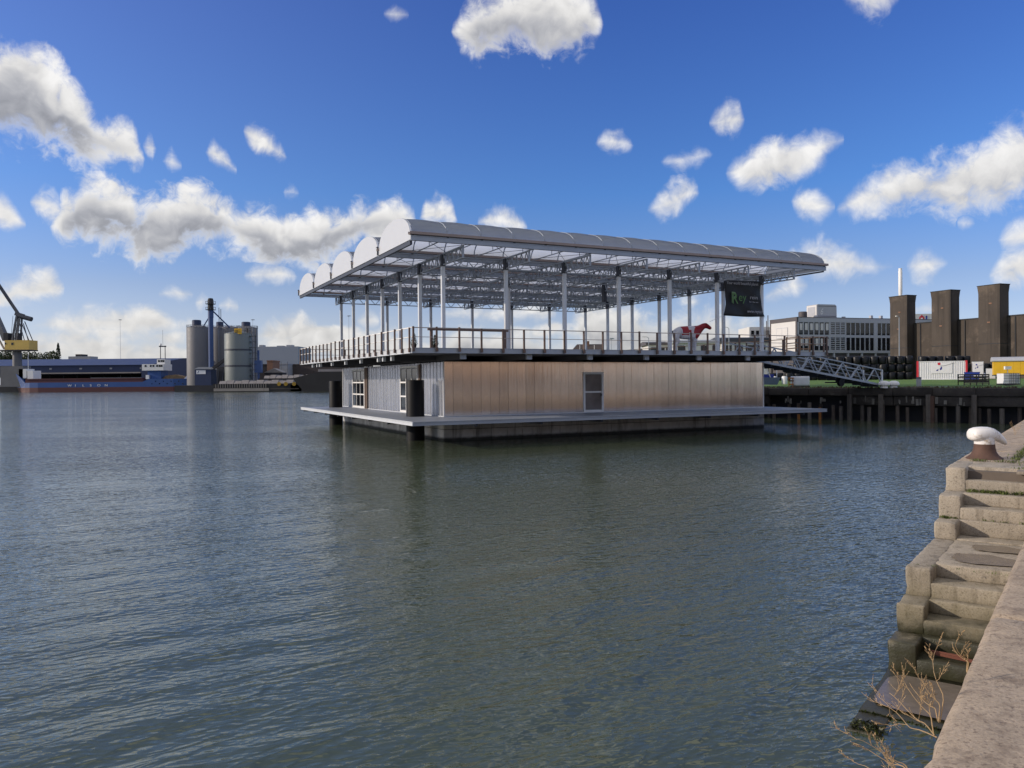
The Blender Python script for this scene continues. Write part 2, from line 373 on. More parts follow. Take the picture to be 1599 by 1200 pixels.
# ------------------------------------------------------------------ materials
def new_mat(name):
    m = bpy.data.materials.new(name); m.use_nodes = True; t = m.node_tree
    n = NT(t); b = t.nodes['Principled BSDF']
    return m, n, b
def pm(name, col, rough=.6, metal=0., var=.14, scale=1.5, bump=0., bscale=30., spec=.5, rnd=0., stain=None, streak=None, rvar=.1):
    """painted or mineral surface: base colour with mottling, optional stains (colour, scale, amount), vertical streaks, fine relief"""
    m, n, b = new_mat(name)
    P = n.node('ShaderNodeNewGeometry', out='Position')
    c = (*col, 1)
    f = n.noise(P, scale, 5, .6)
    f2 = n.noise(P, scale*7.3, 3, .6)
    k = n.math('ADD', n.math('MULTIPLY', n.math('SUBTRACT', f, .5), var*3.2), n.math('MULTIPLY', n.math('SUBTRACT', f2, .5), var*1.8))
    k = n.math('ADD', k, 1.0)
    if rnd:
        oi = n.node('ShaderNodeObjectInfo', out='Random')
        k = n.math('MULTIPLY', k, n.math('MULTIPLY_ADD', oi, 2*rnd, 1-rnd))
    base = n.vmath('SCALE', c[:3], scale=k)
    if stain:
        scol, ssc, amt = stain
        sf = n.smooth(n.noise(P, ssc, 6, .65), .62-.25*amt, .74-.15*amt)
        base = n.mix(n.math('MULTIPLY', sf, .85), base, (*scol, 1))
    if streak:
        scol, ssc, amt = streak
        q = n.vmath('MULTIPLY', P, (ssc, ssc, ssc*.06))
        sf = n.smooth(n.noise(q, 1.0, 4, .6), .66-.25*amt, .80-.2*amt)
        base = n.mix(n.math('MULTIPLY', sf, .75), base, (*scol, 1))
    n.l.new(base, b.inputs['Base Color'])
    n.l.new(n.math('MULTIPLY_ADD', n.math('SUBTRACT', f2, .5), rvar*2, rough), b.inputs['Roughness'])
    b.inputs['Metallic'].default_value = metal; b.inputs['Specular IOR Level'].default_value = spec
    if bump:
        bn = n.n.new('ShaderNodeBump'); bn.inputs['Strength'].default_value = bump; bn.inputs['Distance'].default_value = .02
        n.l.new(n.noise(P, bscale, 6, .65), bn.inputs['Height']); n.l.new(bn.outputs[0], b.inputs['Normal'])
    return m
M = {}
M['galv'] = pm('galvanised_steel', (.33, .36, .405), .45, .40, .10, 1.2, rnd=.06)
M['tower_brick'] = pm('tower_brick', (.068, .054, .045), .9, 0, .20, .6, bump=.4, bscale=5, streak=((.030, .024, .021), .55, .55), stain=((.135, .105, .085), .25, .3), rnd=.08)
M['galv_light'] = pm('light_galvanised_steel', (.62, .64, .66), .45, .25, .08, 2, rnd=.05)  # paler steel; on the short-side edges it carries painted sunlight
M['truss'] = pm('galvanised_truss', (.33, .36, .40), .5, .4, .10, 1.2)  # same even grey as the other galvanised steel
M['galv_dark'] = pm('dark_steel', (.055, .06, .075), .5, .3, .15)
M['white_paint'] = pm('white_paint', (.78, .77, .75), .5, 0, .04, 2)
M['endcap'] = pm('white_roof_panel', (.57, .585, .61), .42, 0, .025, .8)
M['post'] = pm('brown_weathered_wood', (.135, .088, .070), .6, 0, .22, 5, rnd=.25)
M['post_tan'] = pm('tan_wood', (.42, .25, .14), .6, 0, .2, 5, rnd=.2)
M['rail_wood'] = pm('weathered_brown_timber', (.20, .14, .105), .7, 0, .25, 5)
M['rail'] = pm('pale_brown_rail', (.42, .37, .34), .5, .2, .12, 4)
M['brown_flash'] = pm('brown_flashing', (.30, .235, .21), .5, .2, .15, 1.5)
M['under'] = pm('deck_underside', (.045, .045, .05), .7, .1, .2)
M['black'] = pm('black_rubber', (.007, .007, .008), .55, 0, .25, 1.2, spec=.18, streak=((.022, .022, .022), 5, .25))
M['deck_top'] = pm('galvanised_grating', (.34, .37, .42), .5, .4, .12, 2)
M['brick_dark'] = pm('dark_brick', (.078, .058, .046), .9, 0, .22, .7, bump=.3, bscale=8, streak=((.035, .028, .024), .9, .35), stain=((.125, .095, .075), .35, .22))
M['rust'] = pm('rusty_steel', (.105, .058, .042), .8, .1, .3, 2.0, bump=.3, bscale=12)
M['grey'] = pm('grey_paint', (.30, .31, .33), .6, 0, .1, 1)
M['crane_grey'] = pm('dull_crane_grey', (.13, .13, .135), .6, 0, .12, .5)
M['yellow_dull'] = pm('dull_yellow_paint', (.34, .21, .02), .7, 0, .3, .8)
M['yellow'] = pm('yellow_paint', (.72, .42, .02), .5, 0, .08, 1.2)
M['crane_yellow'] = pm('faded_yellow_paint', (.62, .42, .10), .6, 0, .12, .6, streak=((.3, .2, .08), 1, .2))
M['red'] = pm('red_paint', (.55, .03, .045), .5, 0, .1, 2)
M['blue'] = pm('blue_plastic', (.012, .035, .28), .45, 0, .1, 2)
M['ship_blue'] = pm('ship_blue_paint', (.022, .075, .25), .5, 0, .14, .25, streak=((.05, .09, .17), .5, .3))
M['ship_red'] = pm('ship_red_paint', (.085, .022, .024), .6, 0, .18, .3, streak=((.06, .025, .02), .5, .35))
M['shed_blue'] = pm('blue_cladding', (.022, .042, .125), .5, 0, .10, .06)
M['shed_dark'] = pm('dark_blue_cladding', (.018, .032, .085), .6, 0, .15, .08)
M['silo'] = pm('grey_silo', (.15, .15, .162), .6, 0, .07, .12, streak=((.13, .13, .14), .4, .3))
M['silo_green'] = pm('green_grey_silo', (.145, .168, .168), .55, 0, .05, .1, streak=((.12, .145, .145), .4, .3))
M['tower_blue'] = pm('blue_elevator_paint', (.035, .075, .2), .55, 0, .1, .2)
M['hull_dark'] = pm('dark_barge_hull', (.018, .017, .018), .7, 0, .3, .4)
M['hatch'] = pm('pale_hatch_covers', (.24, .22, .215), .6, 0, .2, .3, stain=((.15, .13, .12), .25, .4))
M['strake'] = pm('weathered_white_strake', (.27, .245, .22), .7, 0, .2, .25, streak=((.18, .15, .12), .4, .4))
M['dark'] = pm('blackish_steel', (.03, .03, .035), .8, 0, .3, .3)  # even near-black tone shared by many dark parts
M['wood_old'] = pm('old_wet_timber', (.085, .068, .056), .85, 0, .35, 2.5, bump=.4, bscale=10, streak=((.03, .025, .02), 3, .4), rnd=.35)
M['wood_pale'] = pm('bleached_timber', (.15, .13, .11), .85, 0, .3, 2.5, rnd=.3, streak=((.05, .04, .035), 3, .5))
M['quay_dark'] = pm('dark_quay_concrete', (.046, .040, .035), .9, 0, .5, .9, bump=.7, bscale=4, stain=((.11, .10, .085), .9, .22), rnd=.4)
M['orange'] = pm('orange_paint', (.38, .14, .025), .6, 0, .2, 3)
M['white_plastic'] = pm('white_plastic', (.72, .72, .74), .5, 0, .06, 2)
M['office_white'] = pm('office_white_cladding', (.66, .64, .62), .6, 0, .06, .5)
M['office_grey'] = pm('office_grey_frame', (.42, .43, .46), .55, 0, .06, .5)
M['office_dark'] = pm('office_dark_trim', (.09, .08, .085), .6, 0, .1, .5)
M['bale'] = pm('black_bale_wrap', (.008, .008, .010), .42, 0, .3, 1.5, bump=.9, bscale=6, spec=.35, stain=((.10, .10, .11), 1.6, .12))
M['tree'] = pm('tree_leaves', (.045, .062, .022), .7, 0, .4, .5, rnd=.2)
M['conifer'] = pm('conifer_needles', (.03, .05, .025), .7, 0, .4, 4, rnd=.2)
M['bark'] = pm('bark', (.07, .05, .035), .9, 0, .3, 3)
M['roof_dark'] = pm('dark_roof_tiles', (.07, .055, .05), .8, 0, .2, 1)
M['brick_red'] = pm('brown_brick', (.22, .12, .08), .9, 0, .2, 1.0)
def m_glass(name, col=(.02, .025, .03), rough=.06):
    m, n, b = new_mat(name)
    P = n.node('ShaderNodeNewGeometry', out='Position')
    n.l.new(n.ramp(n.noise(P, .8, 3, .5), (.35, tuple(q*.7 for q in col)), (.65, tuple(q*1.5 for q in col))), b.inputs['Base Color'])
    b.inputs['Roughness'].default_value = rough; b.inputs['Specular IOR Level'].default_value = .5
    return m
M['glass'] = m_glass('dark_window_glass', (.010, .012, .016), .08)
M['glass_warm'] = m_glass('door_glass', (.12, .11, .11), .12)
def m_film():
    m, n, b = new_mat('translucent_roof_film')
    t = m.node_tree
    P = n.node('ShaderNodeNewGeometry', out='Position')
    f = n.noise(P, .7, 4, .6)
    col = n.ramp(f, (.3, (.60, .665, .79)), (.7, (.67, .73, .84)))
    tr = n.n.new('ShaderNodeBsdfTranslucent'); n.l.new(col, tr.inputs[0])
    df = n.n.new('ShaderNodeBsdfDiffuse'); n.l.new(n.vmath('SCALE', col, scale=.72), df.inputs[0])
    gl = n.n.new('ShaderNodeBsdfGlossy'); gl.inputs['Roughness'].default_value = .25
    tp = n.n.new('ShaderNodeBsdfTransparent'); tp.inputs[0].default_value = (.9, .93, 1, 1)
    a = n.n.new('ShaderNodeMixShader'); a.inputs[0].default_value = .20; n.l.new(tr.outputs[0], a.inputs[1]); n.l.new(df.outputs[0], a.inputs[2])
    c = n.n.new('ShaderNodeMixShader'); c.inputs[0].default_value = .05; n.l.new(a.outputs[0], c.inputs[1]); n.l.new(gl.outputs[0], c.inputs[2])
    d = n.n.new('ShaderNodeMixShader'); d.inputs[0].default_value = .03; n.l.new(c.outputs[0], d.inputs[1]); n.l.new(tp.outputs[0], d.inputs[2])
    t.links.new(d.outputs[0], t.nodes['Material Output'].inputs[0]); t.nodes.remove(b)
    return m
M['film'] = m_film()
def m_poly(name='ribbed_polycarbonate', col=(.60, .61, .66), metal=.74):
    """ribbed multiwall polycarbonate: ribs run upright, so reflections spread sideways"""
    m, n, b = new_mat(name)
    tc = n.node('ShaderNodeTexCoord', out='Object')
    sep = n.node('ShaderNodeSeparateXYZ', out=None, i_Vector=tc)
    oi = n.node('ShaderNodeObjectInfo', out='Random')
    P = n.node('ShaderNodeNewGeometry', out='Position')
    u = n.math('ADD', sep.outputs[0], n.math('MULTIPLY', oi, 9.0))
    rib = n.math('SINE', n.math('MULTIPLY', u, 2*math.pi/.05))
    comb = n.node('ShaderNodeCombineXYZ', i_X=n.math('MULTIPLY', u, 16.0), i_Y=oi, i_Z=n.math('MULTIPLY', sep.outputs[2], .25))
    w = n.noise(comb, 1.0, 2, .5)
    h = n.math('ADD', n.math('MULTIPLY', rib, .35), w)
    bn = n.n.new('ShaderNodeBump'); bn.inputs['Strength'].default_value = .35; bn.inputs['Distance'].default_value = .012
    n.l.new(h, bn.inputs['Height']); n.l.new(bn.outputs[0], b.inputs['Normal'])
    k = n.math('MULTIPLY_ADD', oi, .20, .90)
    k = n.math('MULTIPLY', k, n.math('MULTIPLY_ADD', n.noise(P, 1.5, 4, .6), .2, .9))
    n.l.new(n.vmath('SCALE', col, scale=k), b.inputs['Base Color'])
    b.inputs['Metallic'].default_value = metal; b.inputs['Roughness'].default_value = .11
    return m
M['poly'] = m_poly(); M['poly_front'] = m_poly('ribbed_panel_over_timber', (.64, .585, .54), .80)
def m_stone(name, col, dark, green):
    """worn concrete stone with aggregate speckle, dirt and a tide line of algae by its height over the water"""
    m, n, b = new_mat(name)
    P = n.node('ShaderNodeNewGeometry', out='Position'); oi = n.node('ShaderNodeObjectInfo', out='Random')
    f = n.noise(P, 2.2, 6, .62); sp = n.noise(P, 70, 3, .6); sp2 = n.noise(P, 40, 4, .7)
    k = n.math('ADD', n.math('MULTIPLY', n.math('SUBTRACT', f, .5), .7), n.math('MULTIPLY_ADD', n.math('SUBTRACT', sp, .5), .9, 1.0))
    k = n.math('MULTIPLY', k, n.math('MULTIPLY_ADD', oi, .22, .89))
    base = n.vmath('SCALE', col, scale=k)
    base = n.mix(n.math('MULTIPLY', n.smooth(sp2, .54, .64), .60), base, (*dark, 1))
    base = n.mix(n.math('MULTIPLY', n.smooth(n.noise(P, 1.3, 5, .7), .55, .75), .5), base, (*dark, 1))
    drip = n.smooth(n.noise(n.vmath('MULTIPLY', P, (7.0, 7.0, .8)), 1.0, 4, .6), .50, .68)
    base = n.mix(n.math('MULTIPLY', drip, .45), base, (*dark, 1))
    z = n.node('ShaderNodeSeparateXYZ', out=None, i_Vector=P).outputs[2]
    zz = n.math('ADD', z, n.math('MULTIPLY', n.math('SUBTRACT', n.noise(P, 3.5, 4, .6), .5), .55))
    base = n.mix(n.math('MULTIPLY', n.smooth(zz, 1.15, .55), .55), base, (.11, .095, .038, 1))
    wet = n.smooth(zz, .62, .34)
    base = n.mix(n.math('MULTIPLY', wet, .93), base, n.mix(n.noise(P, 9, 4, .6), (*green, 1), (.020, .017, .012, 1)))
    n.l.new(base, b.inputs['Base Color'])
    n.l.new(n.smooth(wet, 0, 1, .88, .42), b.inputs['Roughness'])
    bn = n.n.new('ShaderNodeBump'); bn.inputs['Strength'].default_value = .55; bn.inputs['Distance'].default_value = .010
    n.l.new(n.math('ADD', n.noise(P, 38, 6, .7), n.math('MULTIPLY', n.noise(P, 9, 4, .6), 1.4)), bn.inputs['Height']); n.l.new(bn.outputs[0], b.inputs['Normal'])
    return m
M['stone'] = m_stone('worn_quay_stone', (.37, .318, .25), (.10, .08, .055), (.030, .034, .010))
M['coping'] = m_stone('coping_stone', (.41, .325, .24), (.11, .075, .055), (.03, .034, .01))
def m_hull():
    m, n, b = new_mat('grey_pontoon_concrete')
    P = n.node('ShaderNodeNewGeometry', out='Position'); oi = n.node('ShaderNodeObjectInfo', out='Random')
    k = n.math('MULTIPLY', n.math('MULTIPLY_ADD', n.noise(P, 1.3, 6, .65), .9, .55), n.math('MULTIPLY_ADD', oi, .25, .87))
    base = n.vmath('SCALE', (.60, .59, .58), scale=k)
    z = n.node('ShaderNodeSeparateXYZ', out=None, i_Vector=P).outputs[2]
    zz = n.math('ADD', z, n.math('MULTIPLY', n.noise(P, 2.5, 4, .6), .12))
    base = n.mix(n.math('MULTIPLY', n.smooth(zz, .36, .16), .95), base, (.014, .016, .010, 1))
    sf = n.smooth(n.noise(n.vmath('MULTIPLY', P, (2.2, 2.2, .25)), 1.0, 5, .65), .52, .68)
    base = n.mix(n.math('MULTIPLY', sf, .55), base, (.08, .07, .06, 1))
    n.l.new(base, b.inputs['Base Color']); b.inputs['Roughness'].default_value = .75
    return m
M['hull'] = m_hull()
def m_grass():
    m, n, b = new_mat('mown_grass')
    P = n.node('ShaderNodeNewGeometry', out='Position')
    c = n.ramp(n.noise(P, .35, 6, .7), (.3, (.06, .125, .016)), (.55, (.09, .175, .024)), (.75, (.13, .16, .045)))
    n.l.new(c, b.inputs['Base Color']); b.inputs['Roughness'].default_value = .9
    bn = n.n.new('ShaderNodeBump'); bn.inputs['Strength'].default_value = .8; bn.inputs['Distance'].default_value = .1
    n.l.new(n.noise(P, 6, 5, .7), bn.inputs['Height']); n.l.new(bn.outputs[0], b.inputs['Normal'])
    return m
M['grass'] = m_grass()
M['weed'] = pm('green_weeds', (.10, .13, .025), .7, 0, .3, 6, rnd=.2)
M['twig'] = pm('dry_stems', (.40, .27, .14), .8, 0, .2, 8)
M['land'] = pm('dock_ground', (.09, .085, .075), .9, 0, .3, .1)
M['paving'] = m_stone('quay_paving', (.33, .28, .225), (.13, .105, .08), (.03, .034, .01))
def text(body, name, parent, loc, rot, size, mat, ext=.004, shear=0., sx=1.0, spacing=1.0, align='LEFT'):
    cu = bpy.data.curves.new(name, 'FONT'); cu.body = body; cu.size = size; cu.extrude = ext; cu.shear = shear; cu.space_character = spacing
    cu.align_x = align
    cu.materials.append(mat)
    tmp = bpy.data.objects.new(name, cu); COL.objects.link(tmp)
    me = bpy.data.meshes.new_from_object(tmp.evaluated_get(bpy.context.evaluated_depsgraph_get())); bpy.data.objects.remove(tmp)
    return inst(me, name, parent, loc, rot, (sx, 1, 1))
# ------------------------------------------------------------------ water
def m_water():
    m, n, b = new_mat('harbour_water')
    P = n.node('ShaderNodeNewGeometry', out='Position')
    rot = n.node('ShaderNodeVectorRotate', out=0, i_Vector=P, i_Angle=rad(-38)); 
    # murky green-grey water with slow drifts of silt
    c = n.ramp(n.noise(P, .05, 3, .5), (.35, (.066, .086, .052)), (.65, (.076, .092, .054)))
    n.l.new(c, b.inputs['Base Color'])
    b.inputs['Roughness'].default_value = .05; b.inputs['IOR'].default_value = 1.52
    # ripples: slopes of a wind-combed height field, taken over a fixed 1.5 cm so that far water keeps its roughness
    wd = Vector((math.cos(rad(126)), math.sin(rad(126)), 0)); cr = Vector((-wd.y, wd.x, 0))
    def height(off):
        p = n.vmath('ADD', P, off) if off else P
        u = n.vmath('DOT_PRODUCT', p, tuple(wd)); v = n.vmath('DOT_PRODUCT', p, tuple(cr))
        c1 = n.node('ShaderNodeCombineXYZ', i_X=n.math('MULTIPLY', u, 3.0), i_Y=n.math('MULTIPLY', v, 1.1), i_Z=0.0)
        u2 = n.math('ADD', n.math('MULTIPLY', u, .97), n.math('MULTIPLY', v, -.35)); v2 = n.math('ADD', n.math('MULTIPLY', v, .97), n.math('MULTIPLY', u, .35))
        c2 = n.node('ShaderNodeCombineXYZ', i_X=n.math('MULTIPLY', u2, 9.5), i_Y=n.math('MULTIPLY', v2, 4.4), i_Z=3.3)
        h1 = n.math('MULTIPLY', n.math('ABSOLUTE', n.math('SUBTRACT', n.noise(c1, 1.0, 2.0, .5, .3), .5)), -1.3); h2 = n.noise(c2, 1.0, 1.5, .55, .3)
        return n.math('ADD', n.math('MULTIPLY', h1, RIP[0]), n.math('MULTIPLY', h2, RIP[1]))
    e = .015
    h0, hx, hy = height(None), height((e, 0, 0)), height((0, e, 0))
    wind = n.smooth(n.noise(n.vmath('MULTIPLY', P, (.040, .075, 1)), 1.0, 3, .55), .34, .64, .55, 1.12)
    k = n.math('MULTIPLY', wind, -1.0/e)
    sx = n.math('MULTIPLY', n.math('SUBTRACT', hx, h0), k); sy = n.math('MULTIPLY', n.math('SUBTRACT', hy, h0), k)
    gn = n.node('ShaderNodeNewGeometry', out='Normal')
    nn = n.vmath('NORMALIZE', n.vmath('ADD', gn, n.node('ShaderNodeCombineXYZ', i_X=sx, i_Y=sy, i_Z=0.0)))
    n.l.new(nn, b.inputs['Normal'])
    return m
RIP = (.052, .027)   # metres of ripple height, long and short
def build_water():
    def lines(a, b, step, grow, c0):
        out = [c0]; x = c0
        while x < b: x += step + grow*(x - c0); out.append(x)
        x = c0; neg = []
        while x > a: x -= step + grow*(c0 - x); neg.append(x)
        return np.array(neg[::-1] + out)
    xs = lines(-900, 900, .075, .013, 0.5)
    ys = np.concatenate([np.arange(-60, 5.9, 6.0), lines(6, 1300, .065, .0125, 6.0)[0:]])
    ys = np.unique(ys)
    X, Y = np.meshgrid(xs, ys)
    DX = np.gradient(xs)[None, :]; DY = np.gradient(ys)[:, None]
    cell = np.maximum(DX, DY)*np.ones_like(X)
    r = np.random.RandomState(4)
    Z = np.zeros_like(X)
    # wind sea from the south-east plus cross chop, lengths 0.3 to 5 m
    gust = .5 + .5*np.sin(X*.11+1.0+1.3*np.sin(Y*.05))*np.sin(Y*.083+.4*np.sin(X*.07+2))
    gust = .75 + .35*gust
    N = 80
    for i in range(N):
        lam = .38*(5.0**r.rand()); th = rad(126) + r.randn()*rad(15 if lam > 1 else 28)
        k = 2*np.pi/lam
        a = .042*math.sqrt(2.0/N)/k*(.6+.8*r.rand())*min(1, (1.6/lam)**.6)
        fade = np.clip((lam/cell - 3.0)/3.0, 0, 1)
        Z += a*fade*np.sin(k*(np.cos(th)*X+np.sin(th)*Y) + r.rand()*6.28)
    Z *= gust
    nx, ny = len(xs), len(ys)
    V = np.stack([X.ravel(), Y.ravel(), Z.ravel()], 1)
    idx = np.arange(nx*ny).reshape(ny, nx)
    F = np.stack([idx[:-1, :-1].ravel(), idx[:-1, 1:].ravel(), idx[1:, 1:].ravel(), idx[1:, :-1].ravel()], 1)
    me = bpy.data.meshes.new('water')
    me.vertices.add(len(V)); me.vertices.foreach_set('co', V.ravel().astype(np.float32))
    me.loops.add(F.size); me.loops.foreach_set('vertex_index', F.ravel().astype(np.int32))
    me.polygons.add(len(F)); me.polygons.foreach_set('loop_start', (np.arange(len(F))*4).astype(np.int32))
    me.polygons.foreach_set('use_smooth', np.ones(len(F), bool))
    me.update(calc_edges=True); me.materials.append(m_water())
    o = inst(me, 'water'); tag(o, 'rippled grey green harbour water', kind='structure')
build_water()
# ------------------------------------------------------------------ floating farm (local axes: x along the long side, y along the short side)
FA, FB = 29.28, 29.04
def build_farm():
    F = empty('floating_farm', (-5.087, 40.446, 0), math.atan2(.43837, .89880))
    tag(F, 'floating dairy barn with arched translucent roof, open upper deck and ribbed walls', 'floating farm')
    # --- pontoon hull of cast panels
    a0, a1, b0, b1 = 3.475, 28.13, 4.66, 28.6
    MB().box(a0+.075, a1-.06, b0+.075, b1-.06, -1.2, 1.26).build('hull_core', M['dark'], F)
    n = 24; w = (a1-a0)/n
    me = MB().box(.014, w-.014, 0, .058, .70, 1.255).mesh('hull_panel', M['hull']); ml = MB().box(.014, w-.014, 0, .058, -.8, .672).mesh('hull_panel', M['hull'])
    for i in range(n):
        inst(me, 'hull_panel', F, (a0+i*w, b0+rng.uniform(-.004, .004), 0)); inst(ml, 'hull_panel', F, (a0+i*w, b0+rng.uniform(-.004, .004), 0))
    n = 24; w = (b1-b0-.12)/n
    me = MB().box(0, .058, .014, w-.014, .70, 1.255).mesh('hull_panel', M['hull']); ml = MB().box(0, .058, .014, w-.014, -.8, .672).mesh('hull_panel', M['hull'])
    for i in range(n):
        inst(me, 'hull_panel', F, (a0+rng.uniform(-.004, .004), b0+.06+i*w, 0)); inst(ml, 'hull_panel', F, (a0+rng.uniform(-.004, .004), b0+.06+i*w, 0))
    # --- lower walkway
    MB().box(.12, FA-.12, .12, FB-.12, 1.262, 1.425).build('walkway_deck', M['deck_top'], F)
    def channel(L):      # edge channel with two flanges
        return MB().box(0, L, .03, .115, 1.255, 1.44).box(0, L, 0, .03, 1.405, 1.447).box(0, L, 0, .03, 1.235, 1.275)
    channel(FA).build('edge_channel', M['galv'], F)
    channel(FA).build('edge_channel', M['galv'], F, (FA, FB, 0), (0, 0, math.pi))
    channel(FB-.24).build('edge_channel', M['galv_light'], F, (0, FB-.12, 0), (0, 0, -math.pi/2))  # paler copy of the channel: sunlight on this side put into its colour
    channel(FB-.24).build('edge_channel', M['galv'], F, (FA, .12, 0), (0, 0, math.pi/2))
    br = MB().box(-.06, .06, .14, 4.64, 1.10, 1.26).mesh('walkway_bracket', M['galv_dark'])
    for k in range(7): inst(br, 'walkway_bracket', F, (3.6+3.95*k, 0, 0))
    bl = MB().box(.14, 3.45, -.06, .06, 1.10, 1.26).mesh('walkway_bracket', M['galv_dark'])
    for k in range(7): inst(bl, 'walkway_bracket', F, (0, 4.9+3.92*k, 0))
    # --- walls of ribbed panels between white trims
    MB().box(a0+.10, a1-.10, b0+.12, b1-.1, 1.43, 4.64).build('inner_wall', M['grey'], F)
    def panels(L, skip, place, pmat, top=4.66):
        n = 41; w = L/n
        full = MB().box(.006, w-.006, 0, .04, 1.475, top).mesh('wall_panel', pmat)
        for i in range(n):
            u0, u1 = i*w, (i+1)*w; z0 = 1.475; cut = False
            for (s0, s1, zt) in skip:
                if u0 < s1-.05 and u1 > s0+.05:
                    cut = True
                    pieces = []
                    if u0 < s0-.05: pieces.append((u0, s0, 1.475))
                    pieces.append((max(u0, s0), min(u1, s1), zt))
                    if u1 > s1+.05: pieces.append((s1, u1, 1.475))
                    for (p, q, zz) in pieces:
                        if top-zz > .08:
                            me = MB().box(.004, q-p-.004, 0, .04, zz+.004, top).mesh('wall_panel', pmat)
                            place(inst(me, 'wall_panel', F), p)
            if not cut: place(inst(full, 'wall_panel', F), u0)
    def battens(L, place):
        me = MB().box(-.016, .016, -.012, .03, 1.475, 4.655).mesh('batten', M['galv_light'])
        for i in range(1, 41): place(inst(me, 'batten', F), i*L/41)
    def front(o, u): o.location = (a0+.03+u, b0+.05, 0); o.rotation_euler = (rng.uniform(-.0022, .0022), 0, rng.uniform(-.004, .004))
    def side(o, u): o.location = (a0+.05, b1-.03-u, 0); o.rotation_euler = (rng.uniform(-.0022, .0022), 0, -math.pi/2+rng.uniform(-.004, .004))
    LF, LS = a1-a0-.06, b1-b0-.06
    panels(LF, [(13.0-a0-.03, 14.5-a0-.03, 4.02)], front, M['poly_front'])
    d1, d2 = (b1-.03-25.3, b1-.03-21.75), (b1-.03-12.8, b1-.03-9.2)
    def batten_side(o, u):
        if any(q[0]-.02 < u < q[1]+.02 for q in (d1, d2)): o.scale = (1, 1, .04); o.location = (a0+.045, b1-.03-u, 4.655-4.655*.04); o.rotation_euler = (0, 0, -math.pi/2)
        else: o.location = (a0+.045, b1-.03-u, 0); o.rotation_euler = (0, 0, -math.pi/2)
    battens(LS, batten_side)
    panels(LS, [(d1[0], d1[1], 4.52), (d2[0], d2[1], 4.52)], side, M['poly'])
    for (x, y) in ((a0, b0), (a1-.06, b0), (a0, b1-.06)):
        MB().box(x, x+.07, y+.02, y+.09, 1.43, 4.67).build('corner_trim', M['white_paint'], F)
    MB().box(a0+.07, a1-.07, b0+.015, b0+.10, 1.43, 1.474).build('wall_sill', M['galv_light'], F)
    MB().box(a0+.015, a0+.10, b0+.09, b1-.06, 1.43, 1.474).build('wall_sill', M['galv_light'], F)
    # --- doors
    def door(w, h, cols, rows, fr, fm, gm):
        m = MB().box(0, fr, -.04, .05, 0, h).box(w-fr, w, -.04, .05, 0, h).box(fr, w-fr, -.04, .05, h-fr, h).box(fr, w-fr, -.04, .05, 0, fr)
        cw, rh = (w-2*fr)/cols, (h-2*fr)/rows
        for i in range(1, cols): m.box(fr+i*cw-.03, fr+i*cw+.03, -.035, .045, fr, h-fr)
        for j in range(1, rows): m.box(fr, w-fr, -.03, .04, fr+j*rh-.05, fr+j*rh+.05)
        d = m.build('door', fm, F)
        pane = MB().box(.032, cw-.032, .0, .012, .052, rh-.052).mesh('pane', gm)
        for i in range(cols):
            for j in range(rows): inst(pane, 'pane', d, (fr+i*cw, 0, fr+j*rh), (rng.uniform(-.004, .004), 0, 0))
        return d
    d = door(1.5, 2.55, 1, 2, .13, M['white_paint'], M['glass_warm']); d.location = (13.0, b0+.03, 1.475); d['label'] = 'white framed glass door in the long beige wall'
    MB().box(1.30, 1.34, -.09, -.04, 1.0, 1.16).build('handle', M['galv_dark'], d)
    for (u0, u1) in (d1, d2):
        d = door(u1-u0, 3.04, 3, 3, .12, M['white_paint'], M['glass']); d.location = (a0+.03, b1-.03-u0, 1.475); d.rotation_euler = (0, 0, -math.pi/2)
        d['label'] = 'white framed glass door with nine panes'
    for b in (20.9, 21.3, 8.7): MB().box(a0-.06, a0+.03, b, b+.17, 1.45, 4.6).build('wooden_post', M['rail_wood'], F)
    # --- upper deck
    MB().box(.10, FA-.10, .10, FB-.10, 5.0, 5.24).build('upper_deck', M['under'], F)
    def edge(L): return MB().box(0, L, .02, .09, 4.985, 5.262).box(0, L, 0, .02, 5.235, 5.262).box(0, L, 0, .02, 4.985, 5.012)
    edge(FA).build('deck_edge_beam', M['galv'], F)
    edge(FA).build('deck_edge_beam', M['galv'], F, (FA, FB, 0), (0, 0, math.pi))
    edge(FB-.18).build('deck_edge_beam', M['galv_light'], F, (0, FB-.09, 0), (0, 0, -math.pi/2))  # sunlit short side painted in with the paler steel
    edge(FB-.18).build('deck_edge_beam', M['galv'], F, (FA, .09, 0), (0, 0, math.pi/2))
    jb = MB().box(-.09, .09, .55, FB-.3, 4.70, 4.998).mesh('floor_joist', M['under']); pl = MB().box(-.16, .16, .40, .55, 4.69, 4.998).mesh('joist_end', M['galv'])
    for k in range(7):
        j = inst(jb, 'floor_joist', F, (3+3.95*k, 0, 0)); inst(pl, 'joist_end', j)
    jb = MB().box(.42, a0+1.0, -.07, .07, 4.72, 4.996).mesh('floor_joist', M['under']); pl = MB().box(.25, .42, -.11, .11, 4.70, 4.996).mesh('joist_end', M['galv_light'])  # joist ends paler than on the long side, sunlight painted in
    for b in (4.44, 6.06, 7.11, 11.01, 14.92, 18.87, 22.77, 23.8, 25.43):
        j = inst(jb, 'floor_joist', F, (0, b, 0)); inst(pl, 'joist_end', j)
    # --- guard rail round the deck
    post = MB().box(-.045, .045, -.04, .04, 5.02, 6.30).box(-.07, .07, -.06, -.045, 5.03, 5.24).mesh('railing_post', M['post'])
    npost = 24
